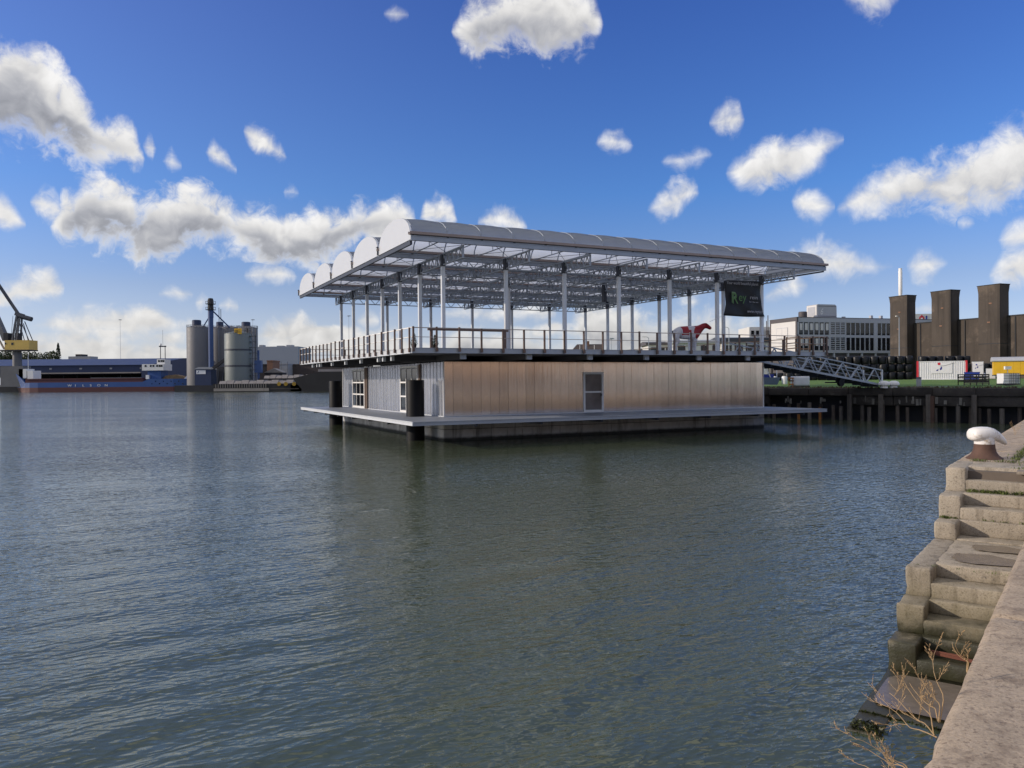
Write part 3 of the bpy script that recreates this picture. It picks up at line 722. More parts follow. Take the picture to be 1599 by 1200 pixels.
    for i in range(npost):
        a = .05 + i*(FA-.1)/(npost-1); b = .3 + i*(FB-.6)/(npost-1)
        inst(post, 'railing_post', F, (a, -.045, 0), scale=(1, 1, 1+rng.choice((0, 0, .002, .008)))); inst(post, 'railing_post', F, (a, FB+.045, 0), (0, 0, math.pi))
        inst(post, 'railing_post', F, (-.045, b, 0), (0, 0, -math.pi/2), scale=(1, 1, 1+rng.choice((0, 0, .004, .01)))); inst(post, 'railing_post', F, (FA+.045, b, 0), (0, 0, math.pi/2))
    for z, t in ((6.27, .045), (5.80, .03)):
        MB().box(0, FA, .005, .06, z, z+t).build('railing_bar', M['rail'], F)
        MB().box(0, FA, FB-.06, FB-.005, z, z+t).build('railing_bar', M['rail'], F)
        MB().box(.005, .065, .065, FB-.065, z, z+t*1.3).build('railing_bar', M['white_paint'], F)  # white stands for sunlight on the short-side rail
        MB().box(FA-.065, FA-.005, .065, FB-.065, z, z+t).build('railing_bar', M['post_tan'], F)
    # --- columns and trusses
    ca = [3+3.95*i for i in range(7)]; cb = [3.35+3.92*j for j in range(7)]
    col = MB().box(-.10, .10, -.10, .10, 5.26, 10.70).mesh('column', M['galv_light'])
    head = MB().box(-.12, .12, -.12, .12, 10.02, 10.69).mesh('column_head', M['galv_dark']); foot = MB().box(-.22, .22, -.22, .22, 5.262, 5.29).mesh('base_plate', M['galv'])
    for i in range(7):
        for j in range(7):
            if i in (0, 6) or j in (0, 6) or (i, j) in ((2, 2), (4, 2)):
                if (i, j) == (4, 2):
                    MB().box(-.14, .14, -.14, .14, 9.3, 10.69).build('hanger', M['galv_dark'], F, (ca[i], cb[j], 0)); continue
                c = inst(col, 'column', F, (ca[i], cb[j], 0)); inst(head, 'column_head', c); inst(foot, 'base_plate', c)
    def truss(L, zt, zb, step, vert):
        m = MB()
        m.box(0, L, -.05, .05, zt-.08, zt); m.box(0, L, -.045, .045, zb, zb+.07)
        n = max(2, int(round(L/step))); s = L/n
        for q in range(n):
            x = q*s
            m.beam((x+.03, 0, zb+.06), (x+s/2, 0, zt-.06), .042); m.beam((x+s/2, 0, zt-.06), (x+s-.03, 0, zb+.06), .042)
        m.box(-.06, 0, -.05, .05, zb, zt); m.box(L, L+.06, -.05, .05, zb, zt)
        for q in vert: m.box(q-.035, q+.035, -.04, .04, zb+.06, zt-.06)
        return m
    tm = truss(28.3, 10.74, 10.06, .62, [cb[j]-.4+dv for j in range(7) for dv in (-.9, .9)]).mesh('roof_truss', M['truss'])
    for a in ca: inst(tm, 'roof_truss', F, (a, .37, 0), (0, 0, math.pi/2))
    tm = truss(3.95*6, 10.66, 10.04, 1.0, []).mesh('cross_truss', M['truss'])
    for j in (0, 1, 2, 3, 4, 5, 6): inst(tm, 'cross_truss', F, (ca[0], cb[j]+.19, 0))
    # --- gutters on beams, edge beams
    S = FB/5
    for k in range(6):
        y = k*S
        y0 = 0 if k == 0 else y-.08
        MB().box(0, FA, y0+.02, y0+.14, 10.75, 11.0).box(0, FA, y0, y0+.16, 10.97, 11.0).box(0, FA, y0, y0+.16, 10.75, 10.78).build('gutter_beam', M['galv'], F)
        g = MB().box(-.1, FA+.1, y0-.10, y0+.20, 11.06, 11.085).box(-.1, FA+.1, y0-.10, y0-.075, 11.085, 11.20).box(-.1, FA+.1, y0+.175, y0+.20, 11.085, 11.20).build('gutter', M['brown_flash'], F)
        sp = MB()
        for q in range(16): sp.box(.1+q*(FA-.2)/15-.05, .1+q*(FA-.2)/15+.05, y0+.02, y0+.12, 11.0, 11.06)
        sp.build('spacer', M['galv_dark'], g)
    MB().box(.0, .12, .2, FB-.1, 10.56, 10.75).box(.03, .09, .2, FB-.1, 10.75, 10.80).build('roof_edge_beam', M['galv_dark'], F)
    MB().box(FA-.12, FA, .2, FB-.1, 10.66, 10.75).build('roof_edge_beam', M['galv_dark'], F)
    # --- five arched vaults of film on hoops
    rise, z0 = 1.24, 11.02
    def prof(n=14):
        out = []
        for q in range(n+1):
            t = math.pi*q/n
            u, w = -math.cos(t), math.sin(t)
            out.append((S/2 + u*(S/2-.13), z0 + rise*(w**.86)))
        return out
    pr = prof()
    nseg = 15; sl = (FA-.2)/nseg
    fm = MB()
    R_ = 7
    rows = []
    for r in range(R_+1):
        t = r/R_; bulge = .05*math.sin(math.pi*t)
        for (y, z) in pr:
            k = (z-z0)/rise
            rows.append((t*sl, S/2+(y-S/2)*(1+bulge*.25*(1-k)), z + bulge*k))
    W = len(pr)
    fm.add(rows, [(r*W+q, (r+1)*W+q, (r+1)*W+q+1, r*W+q+1) for r in range(R_) for q in range(W-1)])
    film = fm.mesh('roof_film', M['film'], smooth=40)
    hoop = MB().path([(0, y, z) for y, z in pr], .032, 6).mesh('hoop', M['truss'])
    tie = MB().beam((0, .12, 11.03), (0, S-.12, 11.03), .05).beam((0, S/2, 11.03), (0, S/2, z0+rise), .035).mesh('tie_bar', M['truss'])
    brace = MB().tube((0, .15, 10.99), (3.95, S-.15, 10.99), .014, 5).tube((0, S-.15, 10.98), (3.95, .15, 10.98), .014, 5).mesh('cross_brace', M['galv_dark'])
    endm = MB().prism([(.05, 10.80)]+[(.03, 11.0)]+[(y, z+.02) for y, z in pr]+[(S-.03, 11.0), (S-.05, 10.80)], (-.06, -.02), 'x').mesh('end_panel', M['endcap'])
    for k in range(5):
        y = k*S
        for q in range(nseg):
            inst(film, 'roof_film', F, (.1+q*sl, y, 0))
        for q in range(nseg+1):
            inst(hoop, 'hoop', F, (.1+q*sl, y, 0)); inst(tie, 'tie_bar', F, (.1+q*sl, y, 0))
        for q in range(7): inst(brace, 'cross_brace', F, (.6+3.95*q, y, 0))
        inst(endm, 'end_panel', F, (.04, y, 0)); inst(endm, 'end_panel', F, (FA+.04, y, 0))
        for s_ in ((.6, 1),):
            MB().tube((-.08, y+S-.05, 10.80), (-.08, y+S-.05, 11.25), .045, 8).box(-.13, -.04, y+S-.16, y+S+.10, 11.24, 11.28).build('gutter_outlet', M['galv_dark'], F)
    # --- pale timber gate by the gangway
    for x in (26.9, 28.1, 29.0): MB().box(x-.035, x+.035, 1.2, 1.27, 5.262, 6.30).build('gate_post', M['post_tan'], F)
    for z in (5.5, 5.85, 6.22): MB().beam((26.9, 1.18, z), (28.1, 1.18, z+.10), .03, .07).beam((28.1, 1.18, z), (29.0, 1.18, z+.02), .03, .07).build('gate_bar', M['post_tan'], F)
    # --- feed rail on the deck
    MB().box(1.5, 6.3, 1.72, 1.86, 6.28, 6.44).build('feed_rail', M['post'], F)
    for x in (1.7, 6.1): MB().box(x-.07, x+.07, 1.73, 1.85, 5.262, 6.28).build('feed_rail_post', M['post'], F)
    return F
FARM = build_farm()
FROT = math.atan2(.43837, .89880)
def farm_pt(a, b, z): return FARM.location + Vector((a*.8988-b*.43837, a*.43837+b*.8988, z))
# ------------------------------------------------------------------ mooring piles through the lower walkway
def pile(loc, label):
    o = MB().lathe([(.545, -2), (.545, 3.56), (.53, 3.60), (.47, 3.605), (.47, 3.5)], 40).build('mooring_pile', M['black'], None, loc, smooth=40)
    return tag(o, label, 'mooring pile', 'black mooring piles through the farm walkway')
pile(farm_pt(2.40, 6.57, 0), 'black steel mooring pile by the front corner of the beige ribbed wall')
pile(farm_pt(2.40, 26.57, 0), 'black steel mooring pile by the far glazed door of the silver short wall')
# ------------------------------------------------------------------ banner between two columns
def build_banner():
    B = empty('advertising_banner', farm_pt(23.0, 3.05, 0), FROT)
    tag(B, 'black banner with green Rey lettering hung between two roof columns', 'banner')
    W0, zt, zb = 3.6, 10.20, 7.78
    n, m = 22, 16; mb = MB(); vs = []
    for j in range(m+1):
        v = j/m; z = zt + (zb-zt)*v
        xl = .05 + .22*math.sin(math.pi*min(1, v*1.02)); xr = 3.30 + .42*v - .14*math.sin(math.pi*v)
        for i in range(n+1):
            u = i/n
            vs.append((xl+(xr-xl)*u, .05*math.sin(5*u+4*v)+.03*math.sin(11*(u-v)) - .10*math.exp(-((u-.78+(v-.45)*.5)/.05)**2)*math.sin(math.pi*v), z - .05*math.sin(math.pi*u)*v + .03*u))
    mb.add(vs, [(j*(n+1)+i, j*(n+1)+i+1, (j+1)*(n+1)+i+1, (j+1)*(n+1)+i) for j in range(m) for i in range(n)])
    cl = mb.build('cloth', pm('black_banner_cloth', (.012, .014, .018), .6, 0, .2, 1), B, smooth=60)
    sd = cl.modifiers.new('thickness', 'SOLIDIFY'); sd.thickness = .01
    white = pm('white_print', (.40, .40, .43), .6, 0, .05); green = pm('green_print', (.10, .22, .065), .6, 0, .1); pale = pm('pale_green_print', (.16, .26, .13), .6, 0, .1)
    R_ = (math.pi/2, 0, 0)
    text('Your world beautiful planet', 'lettering', B, (.22, -.14, 9.90), R_, .29, white, sx=.86)
    text('R', 'lettering', B, (.56, -.15, 8.66), R_, 1.08, pale, sx=.92, ext=.004)
    text('R', 'lettering', B, (.63, -.17, 8.60), R_, 1.03, green, sx=.88, ext=.004)
    text('ey', 'lettering', B, (1.20, -.18, 8.80), R_, .76, green, sx=.98, ext=.004)
    text('rein', 'lettering', B, (2.22, -.16, 8.95), R_, .38, white, sx=1.2)
    text('for the sea', 'lettering', B, (2.20, -.13, 8.72), R_, .14, white, sx=1.3)
    text('www.reyta.nl', 'lettering', B, (2.0, -.14, 8.02), R_, .31, white, sx=.88)
    for p, q in (((.05, 0, zt), (-.02, .3, zt+.1)), ((3.3, 0, zt), (3.63, .3, zt+.1)), ((.05, 0, zb), (-1.0, .2, 7.35)), ((3.72, 0, zb), (3.75, .3, zb-.05))):
        MB().tube(p, q, .012, 5).build('tie_rope', M['white_plastic'], B)
build_banner()
# ------------------------------------------------------------------ cow statue on the deck
def build_cow():
    J = [(0, 0, 1.50), (.45, 0, 1.53), (.95, 0, 1.50), (1.35, 0, 1.55), (1.68, 0, 1.72), (1.96, 0, 2.0), (2.18, 0, 2.02), (2.36, 0, 1.86), (2.52, 0, 1.74)]
    Rr = [.36, .50, .52, .44, .29, .20, .185, .14, .12]
    E_ = [(i, i+1) for i in range(8)]
    def leg(j, pts, rs):
        k = j
        for p, r in zip(pts, rs): J.append(p); Rr.append(r); E_.append((k, len(J)-1)); k = len(J)-1
    for s in (-1, 1):
        leg(0, [(.02, s*.22, 1.12), (.10, s*.24, .86), (-.10, s*.24, .56), (-.06, s*.24, .10), (-.02, s*.24, .03)], [.20, .13, .085, .075, .085])
        leg(3, [(1.30, s*.22, 1.10), (1.28, s*.22, .62), (1.29, s*.22, .10), (1.32, s*.22, .03)], [.18, .095, .07, .085])
        leg(6, [(2.10, s*.19, 2.10), (2.09, s*.30, 2.10)], [.06, .03])
    leg(0, [(-.26, 0, 1.58), (-.36, 0, 1.30), (-.36, 0, .95)], [.06, .03, .05])
    leg(1, [(.42, 0, 1.08)], [.17])
    me = bpy.data.meshes.new('cow_skin'); me.from_pydata(J, E_, [])
    o = bpy.data.objects.new('cow_skin', me); COL.objects.link(o)
    sk = o.modifiers.new('skin', 'SKIN'); sk.use_smooth_shade = True
    for v, r in zip(me.skin_vertices[0].data, Rr): v.radius = (r, r)
    me.skin_vertices[0].data[0].use_root = True
    ss = o.modifiers.new('sub', 'SUBSURF'); ss.levels = 2; ss.render_levels = 2
    dg = bpy.context.evaluated_depsgraph_get()
    body = bpy.data.meshes.new_from_object(o.evaluated_get(dg)); bpy.data.objects.remove(o)
    body.materials.clear()
    for m in (pm('white_statue_paint', (.66, .65, .68), .4, 0, .04), pm('red_statue_paint', (.36, .012, .022), .35, 0, .12), pm('black_statue_paint', (.02, .02, .02), .5)): body.materials.append(m)
    for p in body.polygons:
        x, y, z = p.center; w = .09*noise3((x, y*.5, z), 3.0)
        k = 0
        if x > 1.26+w and z > 1.02+w+.25*max(0, 1.6-x): k = 1
        elif .30+w < x < .88+w and z > 1.28+w*1.5: k = 1
        if x < -.20: k = 2 if x < -.24 else 0
        p.material_index = k
        p.use_smooth = True
    C = inst(body, 'cow_statue', None, farm_pt(21.35, 6.0, 5.262), (0, 0, rad(4)), (1.0, 1.0, 1.0))
    tag(C, 'red and white life-size cow statue standing behind the deck railing', 'statue')
    eye = MB().lathe([(.001, -.025), (.02, -.015), (.025, 0), (.02, .015), (.001, .025)], 8).mesh('eye', M['black'])
    for s in (-1, 1): inst(eye, 'eye', C, (2.30, s*.125, 1.97))
build_cow()
# ------------------------------------------------------------------ potted conifers by the front corner of the deck
def build_conifer(a, b, h, label):
    T = empty('potted_conifer', farm_pt(a, b, 5.262)); tag(T, label, 'potted tree', 'potted conifers on the deck')
    MB().lathe([(.11, 0), (.15, .18), (.15, .2), (.12, .19)], 12).build('pot', M['black'], T, smooth=40)
    MB().tube((0, 0, .15), (0, 0, h*.9), .018, 6, .006).build('stem', M['bark'], T)
    mb = MB()
    for i in range(420):
        t = rng.random()**1.3; r = (.17*(1-t)**.8+.02)*rng.uniform(.45, 1.05); an = rng.uniform(0, 6.28); z = .18+t*(h-.18)
        p = Vector((r*math.cos(an), r*math.sin(an), z)); d = Vector((math.cos(an), math.sin(an), 1.1))*.055; s = Vector((-math.sin(an), math.cos(an), rng.uniform(-.4, .4)))*.016
        mb.add([p-s, p+s, p+d], [(0, 1, 2)])
    mb.build('foliage', M['conifer'], T)
build_conifer(.35, .75, .75, 'small potted conifer closest to the front corner post of the deck')
build_conifer(1.55, .8, .68, 'small potted conifer beside the brown feed rail post')
# ------------------------------------------------------------------ gangway down to the quay
def build_gangway():
    G = empty('gangway', farm_pt(0, 0, 0), FROT)
    tag(G, 'grey steel truss gangway sloping from the farm down to the quay', 'gangway')
    xa, xb = 27.6, 41.8
    sl = (2.90-4.71)/(41.8-29.3)
    zb = lambda x: 4.71+(x-29.3)*sl
    n = 8
    for b in (5.8, 7.6):
        c = MB().beam((xa, b, zb(xa)), (xb, b, zb(xb)), .11, .16); c.build('bottom_chord', M['galv'], G)
        MB().beam((xa, b, zb(xa)+1.2), (xb, b, zb(xb)+1.2), .09).build('top_chord', M['galv'], G)
        MB().beam((xa, b, zb(xa)+.62), (xb, b, zb(xb)+.62), .04).build('mid_rail', M['galv'], G)
        w = (xb-xa)/n
        for i in range(n):
            x = xa+i*w
            MB().beam((x+.04, b, zb(x)+.06), (x+w/2, b, zb(x+w/2)+1.17), .075).build('diagonal', M['galv'], G)
            MB().beam((x+w/2, b, zb(x+w/2)+1.17), (x+w-.04, b, zb(x+w)+.06), .075).build('diagonal', M['galv'], G)
        MB().beam((xb, b, zb(xb)), (xb, b, zb(xb)+1.24), .10, up=(1, 0, 0)).build('end_post', M['galv_light'], G)
    MB().add([(x, b, zb(x)+dz) for dz in (-.05, .02) for x in (xa, xb) for b in (5.86, 7.54)], [(0, 1, 3, 2), (4, 6, 7, 5), (0, 4, 5, 1), (2, 3, 7, 6), (0, 2, 6, 4), (1, 5, 7, 3)]).build('walkway', M['galv_dark'], G)
    for i in range(15):
        x = xa+.5+i*.95
        MB().beam((x, 5.86, zb(x)-.13), (x, 7.54, zb(x)-.13), .08, .14).build('floor_beam', M['galv_dark'], G)
    MB().tube((37.2, 5.75, zb(37.2)-.42), (37.2, 5.98, zb(37.2)-.42), .30, 16).build('wheel', M['black'], G)
    MB().tube((37.2, 5.98, zb(37.2)-.42), (37.2, 7.4, zb(37.2)-.42), .05, 8).build('axle', M['galv_dark'], G)
build_gangway()
# ------------------------------------------------------------------ the quay with its stone stair (local axes: x inland, y along the quay edge)
QROT = math.atan2(-.5948, .8039)
Q0 = Vector((3.76, 8.5, 0))
def quay_pt(x, y, z): return Q0 + Vector((x*.8039+y*.5948, -x*.5948+y*.8039, z))
def build_quay():
    S = empty('quay_stair', Q0, QROT)
    tag(S, 'worn stone quay stair going down into the water in front of the white bollard', 'stair')
    SW, SR = .31, 1.475
    seed = [1.0]
    def blk(name, x0, x1, y0, y1, z0, z1, r=.035, rough=.010, mat='stone'):
        seed[0] += 1.37
        me = stone(x1-x0, y1-y0, z1-z0, r, .11, rough, seed[0]); me.materials.append(M[mat])
        return inst(me, name, S, (x0, y0, z0))
    lev = [(5.70, 2.05, 7.0), (5.05, 1.675, 5.72), (4.57, 1.32, 5.07), (2.32, 1.07, 4.59), (1.79, .71, 2.34), (1.27, .375, 1.81), (-.20, .035, 1.29), (-.72, .025, -.17), (-1.2, -.36, -.70)]
    for i, (y0, z1, y1) in enumerate(lev):
        zn = lev[i+1][1] if i+1 < len(lev) else z1-.4
        zl = zn - .03; zm = zl + (z1-zl)*.50 + .01
        off = .05 if i > 3 else 0
        if i == 2: zm = zl + .045
        blk('stringer_stone', -off*.3, SW, y0, y1, zl, z1, .030, .010)
        blk('step_stone', SW-.045, SR, y0+.008, y1, zl, zm if i < 7 else -.20, .016, .006)
        if i < 7: blk('step_stone', SW-.03, SR, y0+.38, y1, zm-.004, z1-.003, .016, .006)
    tag(S)
    # coping along the stair well and along the quay edge
    def cop(x0, x1, y0, y1, r=.05):
        seed[0] += 1.1
        me = stone(x1-x0, y1-y0, .42, r, .16, .006, seed[0]); me.materials.append(M['coping']); return me, (x0, y0, 1.635)
    K = empty('quay_coping', Q0, QROT); tag(K, 'pale concrete coping slabs along the quay edge and stair well', 'coping')
    y = -16.0
    for L in (2.6, 2.6, 2.4, 2.5, 2.6, 2.86, 2.5, 2.5, 2.2):
        me, loc = cop(1.48, 2.75, y+.010, y+L-.010); inst(me, 'coping_stone', K, loc); y += L
    y = 7.02
    while y < 58:
        L = 1.9+.5*rng.random(); me, loc = cop(0, .85, y+.005, y+L-.005); inst(me, 'coping_stone', K, loc); y += L
    y = 7.02
    while y < 40:
        L = 1.5+.4*rng.random(); me, loc = cop(.87, 2.2, y+.005, y+L-.005); me.materials[0] = M['paving']; inst(me, 'coping_stone', K, loc); y += L
    # body of the quay
    mb = MB().box(1.62, 60, -40, 58, -3, 1.99).box(.06, 1.62, 5.9, 58, -3, 1.99).box(1.485, 1.62, -16, 5.9, -3, 1.66)
    tag(mb.build('quay_wall', pm('mossy_quay_wall', (.15, .12, .095), .9, 0, .25, .8), None, Q0, (0, 0, QROT)), 'stone wall of the quay', kind='structure')
    g = MB().box(2.76, 60, -40, 5.6, 1.99, 2.04).box(2.21, 60, 5.62, 58, 1.99, 2.045).box(1.0, 2.2, 5.75, 7.0, 1.99, 2.035)
    tag(g.build('quay_paving', M['paving'], None, Q0, (0, 0, QROT)), 'concrete paving behind the quay edge', kind='structure')
    # wet patches left by the tide
    m, n, b = new_mat('wet_stone')
    P = n.node('ShaderNodeNewGeometry', out='Position')
    n.l.new(n.ramp(n.noise(P, 9, 4, .6), (.3, (.14, .115, .09)), (.7, (.20, .165, .13))), b.inputs['Base Color']); b.inputs['Roughness'].default_value = .22
    def puddle(cx, cy, rx, ry, z, label, ex=1.0, ns=.35):
        pts = []
        for k in range(72):
            t = 2*math.pi*k/72; c, s_ = math.cos(t), math.sin(t)
            q = 1+ns*noise3((c*1.6, s_*1.6, z*7+cx), 1.0)+ns*.35*noise3((c*5, s_*5, z*9), 1.0)
            pts.append((cx+rx*q*math.copysign(abs(c)**ex, c), cy+ry*q*math.copysign(abs(s_)**ex, s_)))
        mb = MB(); mb.add([(x, y_, z) for x, y_ in pts]+[(cx, cy, z)], [(i, (i+1) % 72, 72) for i in range(72)])
        o = mb.build('puddle', m, None, Q0, (0, 0, QROT)); tag(o, label, kind='stuff')
    puddle(.85, 3.25, .50, .30, 1.079, 'wet patch drying on the stair landing')
    puddle(.95, 4.1, .45, .22, 1.080, 'long wet patch drying under the upper flight')
    puddle(.74, .55, .68, .56, .050, 'shallow water lying on the lowest landing', .35, .04)
    # rusty scrap in a step pocket
    o = MB().beam((.45, 1.50, .245), (1.0, 1.46, .235), .035, .03).beam((.40, 1.53, .25), (.75, 1.49, .262), .03).build('rusty_bar', pm('orange_rust', (.15, .05, .03), .8, 0, .3, 6), None, Q0, (0, 0, QROT))
    tag(o, 'rusty iron bar lying in a pocket of the stair', 'scrap iron')
    # iron mooring hoop let into the quay
    pts = [(1.15+.0*t, 12.6+.62*math.cos(t), 2.02+.52*math.sin(t)) for t in [math.pi*k/14 for k in range(15)]]
    o = MB().path(pts, .03, 8).build('mooring_hoop', M['rust'], None, Q0, (0, 0, QROT), smooth=50)
    tag(o, 'rusty iron mooring hoop standing on the quay beyond the bollard', 'mooring hoop')
build_quay()
def build_bollard():
    B = empty('bollard', quay_pt(.38, 7.60, 2.045), rad(0)); B.scale = (.92, .92, 1.0); tag(B, 'white topped rusty bollard with a drooping horn at the head of the stair', 'bollard')
    MB().lathe([(.33, -.03), (.33, .015), (.30, .035), (.245, .075), (.21, .13), (.19, .20), (.185, .26), (.18, .275)], 32).build('base', M['rust'], B, smooth=45)
    wp = pm('chipped_white_paint', (.80, .77, .74), .38, 0, .05, 5, bump=.25, bscale=14, stain=((.38, .28, .18), 6, .30))
    MB().lathe([(.178, .262), (.182, .275), (.180, .34), (.19, .40), (.17, .50), (.05, .52)], 32).build('neck', wp, B, smooth=45)
    # head: swept ellipses from the blunt end across to the drooping horn
    st = [(-.295, .03, .03, .435), (-.29, .09, .06, .435), (-.27, .145, .09, .44), (-.235, .18, .112, .447), (-.17, .20, .122, .455), (-.06, .205, .126, .46), (.06, .205, .122, .46), (.15, .19, .11, .447), (.24, .16, .092, .41), (.31, .13, .074, .365), (.37, .10, .056, .32), (.405, .07, .04, .29), (.42, .035, .02, .278), (.423, .008, .006, .276)]
    n = 20; vs, fs = [], []
    for x, ry, rz, zc in st:
        for k in range(n):
            a = 2*math.pi*k/n; c, s_ = math.cos(a), math.sin(a)
            vs.append((x, ry*math.copysign(abs(c)**.85, c), zc + rz*math.copysign(abs(s_)**.8, s_)))
    for i in range(len(st)-1):
        for k in range(n): fs.append((i*n+k, i*n+(k+1) % n, (i+1)*n+(k+1) % n, (i+1)*n+k))
    fs += [tuple(range(n)), tuple(range(len(vs)-1, len(vs)-1-n, -1))]
    MB().add(vs, fs).build('cap', wp, B, smooth=60)
build_bollard()
# ------------------------------------------------------------------ weeds in the joints and dry stems on the stair wall
def build_weeds():
    mb = MB()
    def tuft(x, y, z, n, h, spread):
        for i in range(n):
            a = rng.uniform(0, 6.28); l = h*rng.uniform(.4, 1.1); p = Vector((x+rng.gauss(0, spread), y+rng.gauss(0, spread*.35), z))
            d = Vector((math.cos(a)*.6, math.sin(a)*.6, 1)).normalized()*l; s = Vector((-math.sin(a), math.cos(a), 0))*l*.10
            q = p+d*.6+Vector((0, 0, l*.08)); e = p+d+Vector((math.cos(a), math.sin(a), -.3))*l*.25
            mb.add([p-s*.6, p+s*.6, q+s, q-s, e], [(0, 1, 2, 3), (3, 2, 4)])
    for i in range(46): tuft(rng.uniform(.30, 1.5), 5.62+rng.uniform(-.02, .05), 1.665, 9, .085, .03)
    for i in range(14): tuft(.02+rng.uniform(0, .25), 5.0+rng.uniform(-.02, .02), 1.31, 9, .06, .03)
    for i in range(14): tuft(rng.uniform(.5, 1.5), 5.02, 1.31, 7, .05, .03)
    for i in range(12): tuft(rng.uniform(.1, 1.2), 2.45+rng.uniform(-.03, .03), 1.07, 6, .035, .03)
    for i in range(60): tuft(rng.uniform(.2, 2.2), 7.0+rng.uniform(-.05, .1), 2.05, 7, .06, .04)
    for i in range(120): tuft(.86+rng.uniform(-.03, .05), rng.uniform(7.2, 15), 2.05, 7, .07, .04)
    for i in range(110): tuft(rng.uniform(.9, 2.3), rng.choice((8.6, 10.3, 12.1, 13.9))+rng.uniform(-.12, .12), 2.05, 7, .07, .05)
    for i in range(40): tuft(rng.uniform(1.0, 2.2), rng.uniform(5.8, 7), 2.04, 7, .06, .05)
    o = mb.build('weeds', M['weed'], None, Q0, (0, 0, QROT)); tag(o, 'green weeds growing in the stone joints', kind='stuff')
    ms = MB()
    for i in range(900):
        x, y, z = rng.choice(((rng.uniform(0, .33), rng.uniform(-.70, -.45), .03), (rng.uniform(.33, 1.45), -.19, .01), (rng.uniform(0, .3), -.19, .01), (rng.uniform(0, .32), rng.uniform(-.75, -.7), -.02)))
        l = rng.uniform(.02, .05); a = rng.uniform(0, 6.28); p = Vector((x, y, z)); s = Vector((math.cos(a), math.sin(a), 0))*l*.4
        ms.add([p-s, p+s, p+Vector((rng.uniform(-1, 1), rng.uniform(-1, .4), rng.uniform(.3, 1)))*l], [(0, 1, 2)])
    o = ms.build('seaweed', pm('dark_seaweed', (.035, .045, .010), .45, 0, .4, 12), None, Q0, (0, 0, QROT)); tag(o, 'dark seaweed on the drowned steps', kind='stuff')
build_weeds()
def dry_plant(x, y, z, stems, label):
    D = empty('dry_plant', quay_pt(x, y, z), QROT); tag(D, label, 'dry plant', 'dry plants on the stair wall')
    for (dx, dy, dz, nb, bush) in stems:
        m = MB(); N = 9; pts = []
        for i in range(N+1):
            t = i/N; pts.append(Vector((dx*t+.015*math.sin(7*t+dx*9), dy*t+.02*math.sin(5*t+dy*5), dz*t**.85+.012*math.sin(9*t))))
        m.path(pts, .0028, 5, r_end=.0011)
        def branch(p, d, l, lev):
            e = [p + d*l*k/4 + Vector((0, 0, .12*l*(k/4)**2)) + Vector((rng.uniform(-1, 1), rng.uniform(-1, 1), rng.uniform(-1, 1)))*l*.04 for k in range(5)]
            m.path(e, .0014 if lev == 0 else .0009, 4, r_end=.0007)
            if lev < 1:
                for k in (1, 2, 3, 4):
                    for s in range(2): branch(e[k], (d+Vector((rng.uniform(-1, 1), rng.uniform(-1, 1), rng.uniform(-.4, 1)))*.8).normalized(), l*rng.uniform(.2, .45), lev+1)
            else:
                for k in (2, 3, 4):
                    q = e[k]; s = rng.uniform(.002, .0045); u = Vector((rng.uniform(-1, 1), rng.uniform(-1, 1), rng.uniform(-1, 1)))
                    m.add([q-u*s, q+Vector((s, 0, s)), q+u*s, q+Vector((0, s, -s))], [(0, 1, 2, 3)])
        ax = (pts[-1]-pts[0]).normalized()
        for i in range(max(2, int(nb*.7))):
            k = rng.randint(2, N)
            branch(pts[k], (ax*.7+Vector((rng.uniform(-1, 1), rng.uniform(-1, 1), rng.uniform(-.3, 1)))*.75).normalized(), bush*rng.uniform(.5, 1.1), 0)
        m.build('stem', M['twig'], D)
dry_plant(1.43, -4.85, 1.90, [(-.05, .20, .29, 6, .10), (-.15, .15, .11, 4, .09), (-.09, .08, .20, 5, .09)], 'dry branching plant on the stair wall, the bushiest and most upright')
dry_plant(1.45, -5.10, 1.93, [(-.34, .58, -.14, 8, .15), (-.15, .13, .19, 6, .11), (-.24, .30, .04, 7, .13)], 'dry plant on the stair wall leaning far out over the water')
dry_plant(1.45, -5.55, 1.92, [(-.24, .03, .08, 6, .10), (-.32, .42, -.20, 7, .13), (-.20, -.06, .14, 4, .09)], 'thin dry plant on the stair wall lowest over the water')
dry_plant(1.43, -3.85, 1.84, [(-.05, -.10, .19, 5, .08), (-.09, .10, .13, 5, .08)], 'short dry plant tucked under the coping by the mossy step')
dry_plant(.35, 14.6, 2.04, [(-.1, -.1, .34, 5, .12), (.08, -.1, .28, 5, .12), (-.02, .1, .25, 5, .10)], 'dry plant at the quay edge beyond the bollard')
# ------------------------------------------------------------------ unseen brick warehouse, added so the farm's ribbed wall mirrors it
def build_warehouse():
    W = empty('unseen_warehouse', quay_pt(48, -6, 0), QROT); tag(W, 'unseen sandy brick warehouse added behind the stair for its reflection', 'warehouse')
    wm = pm('sandy_brick', (.46, .33, .24), .9, 0, .08, .4)
    MB().box(0, 14, -70, 62, 4.7, 9.2).build('wall', wm, W); MB().box(.05, 13.95, -70, 62, 2.0, 4.7).build('plinth', pm('grey_plinth', (.22, .19, .18), .9), W); MB().prism([(-.4, 9.2), (14.4, 9.2), (7, 12.0)], (-70.3, 62.3), 'y').build('roof', M['roof_dark'], W)
    pn = MB().box(-.02, .04, -.9, .9, 0, 1.5).mesh('window', M['glass'])
    for i in range(44): inst(pn, 'window', W, (0, -66+i*2.9, 2.9))
build_warehouse()
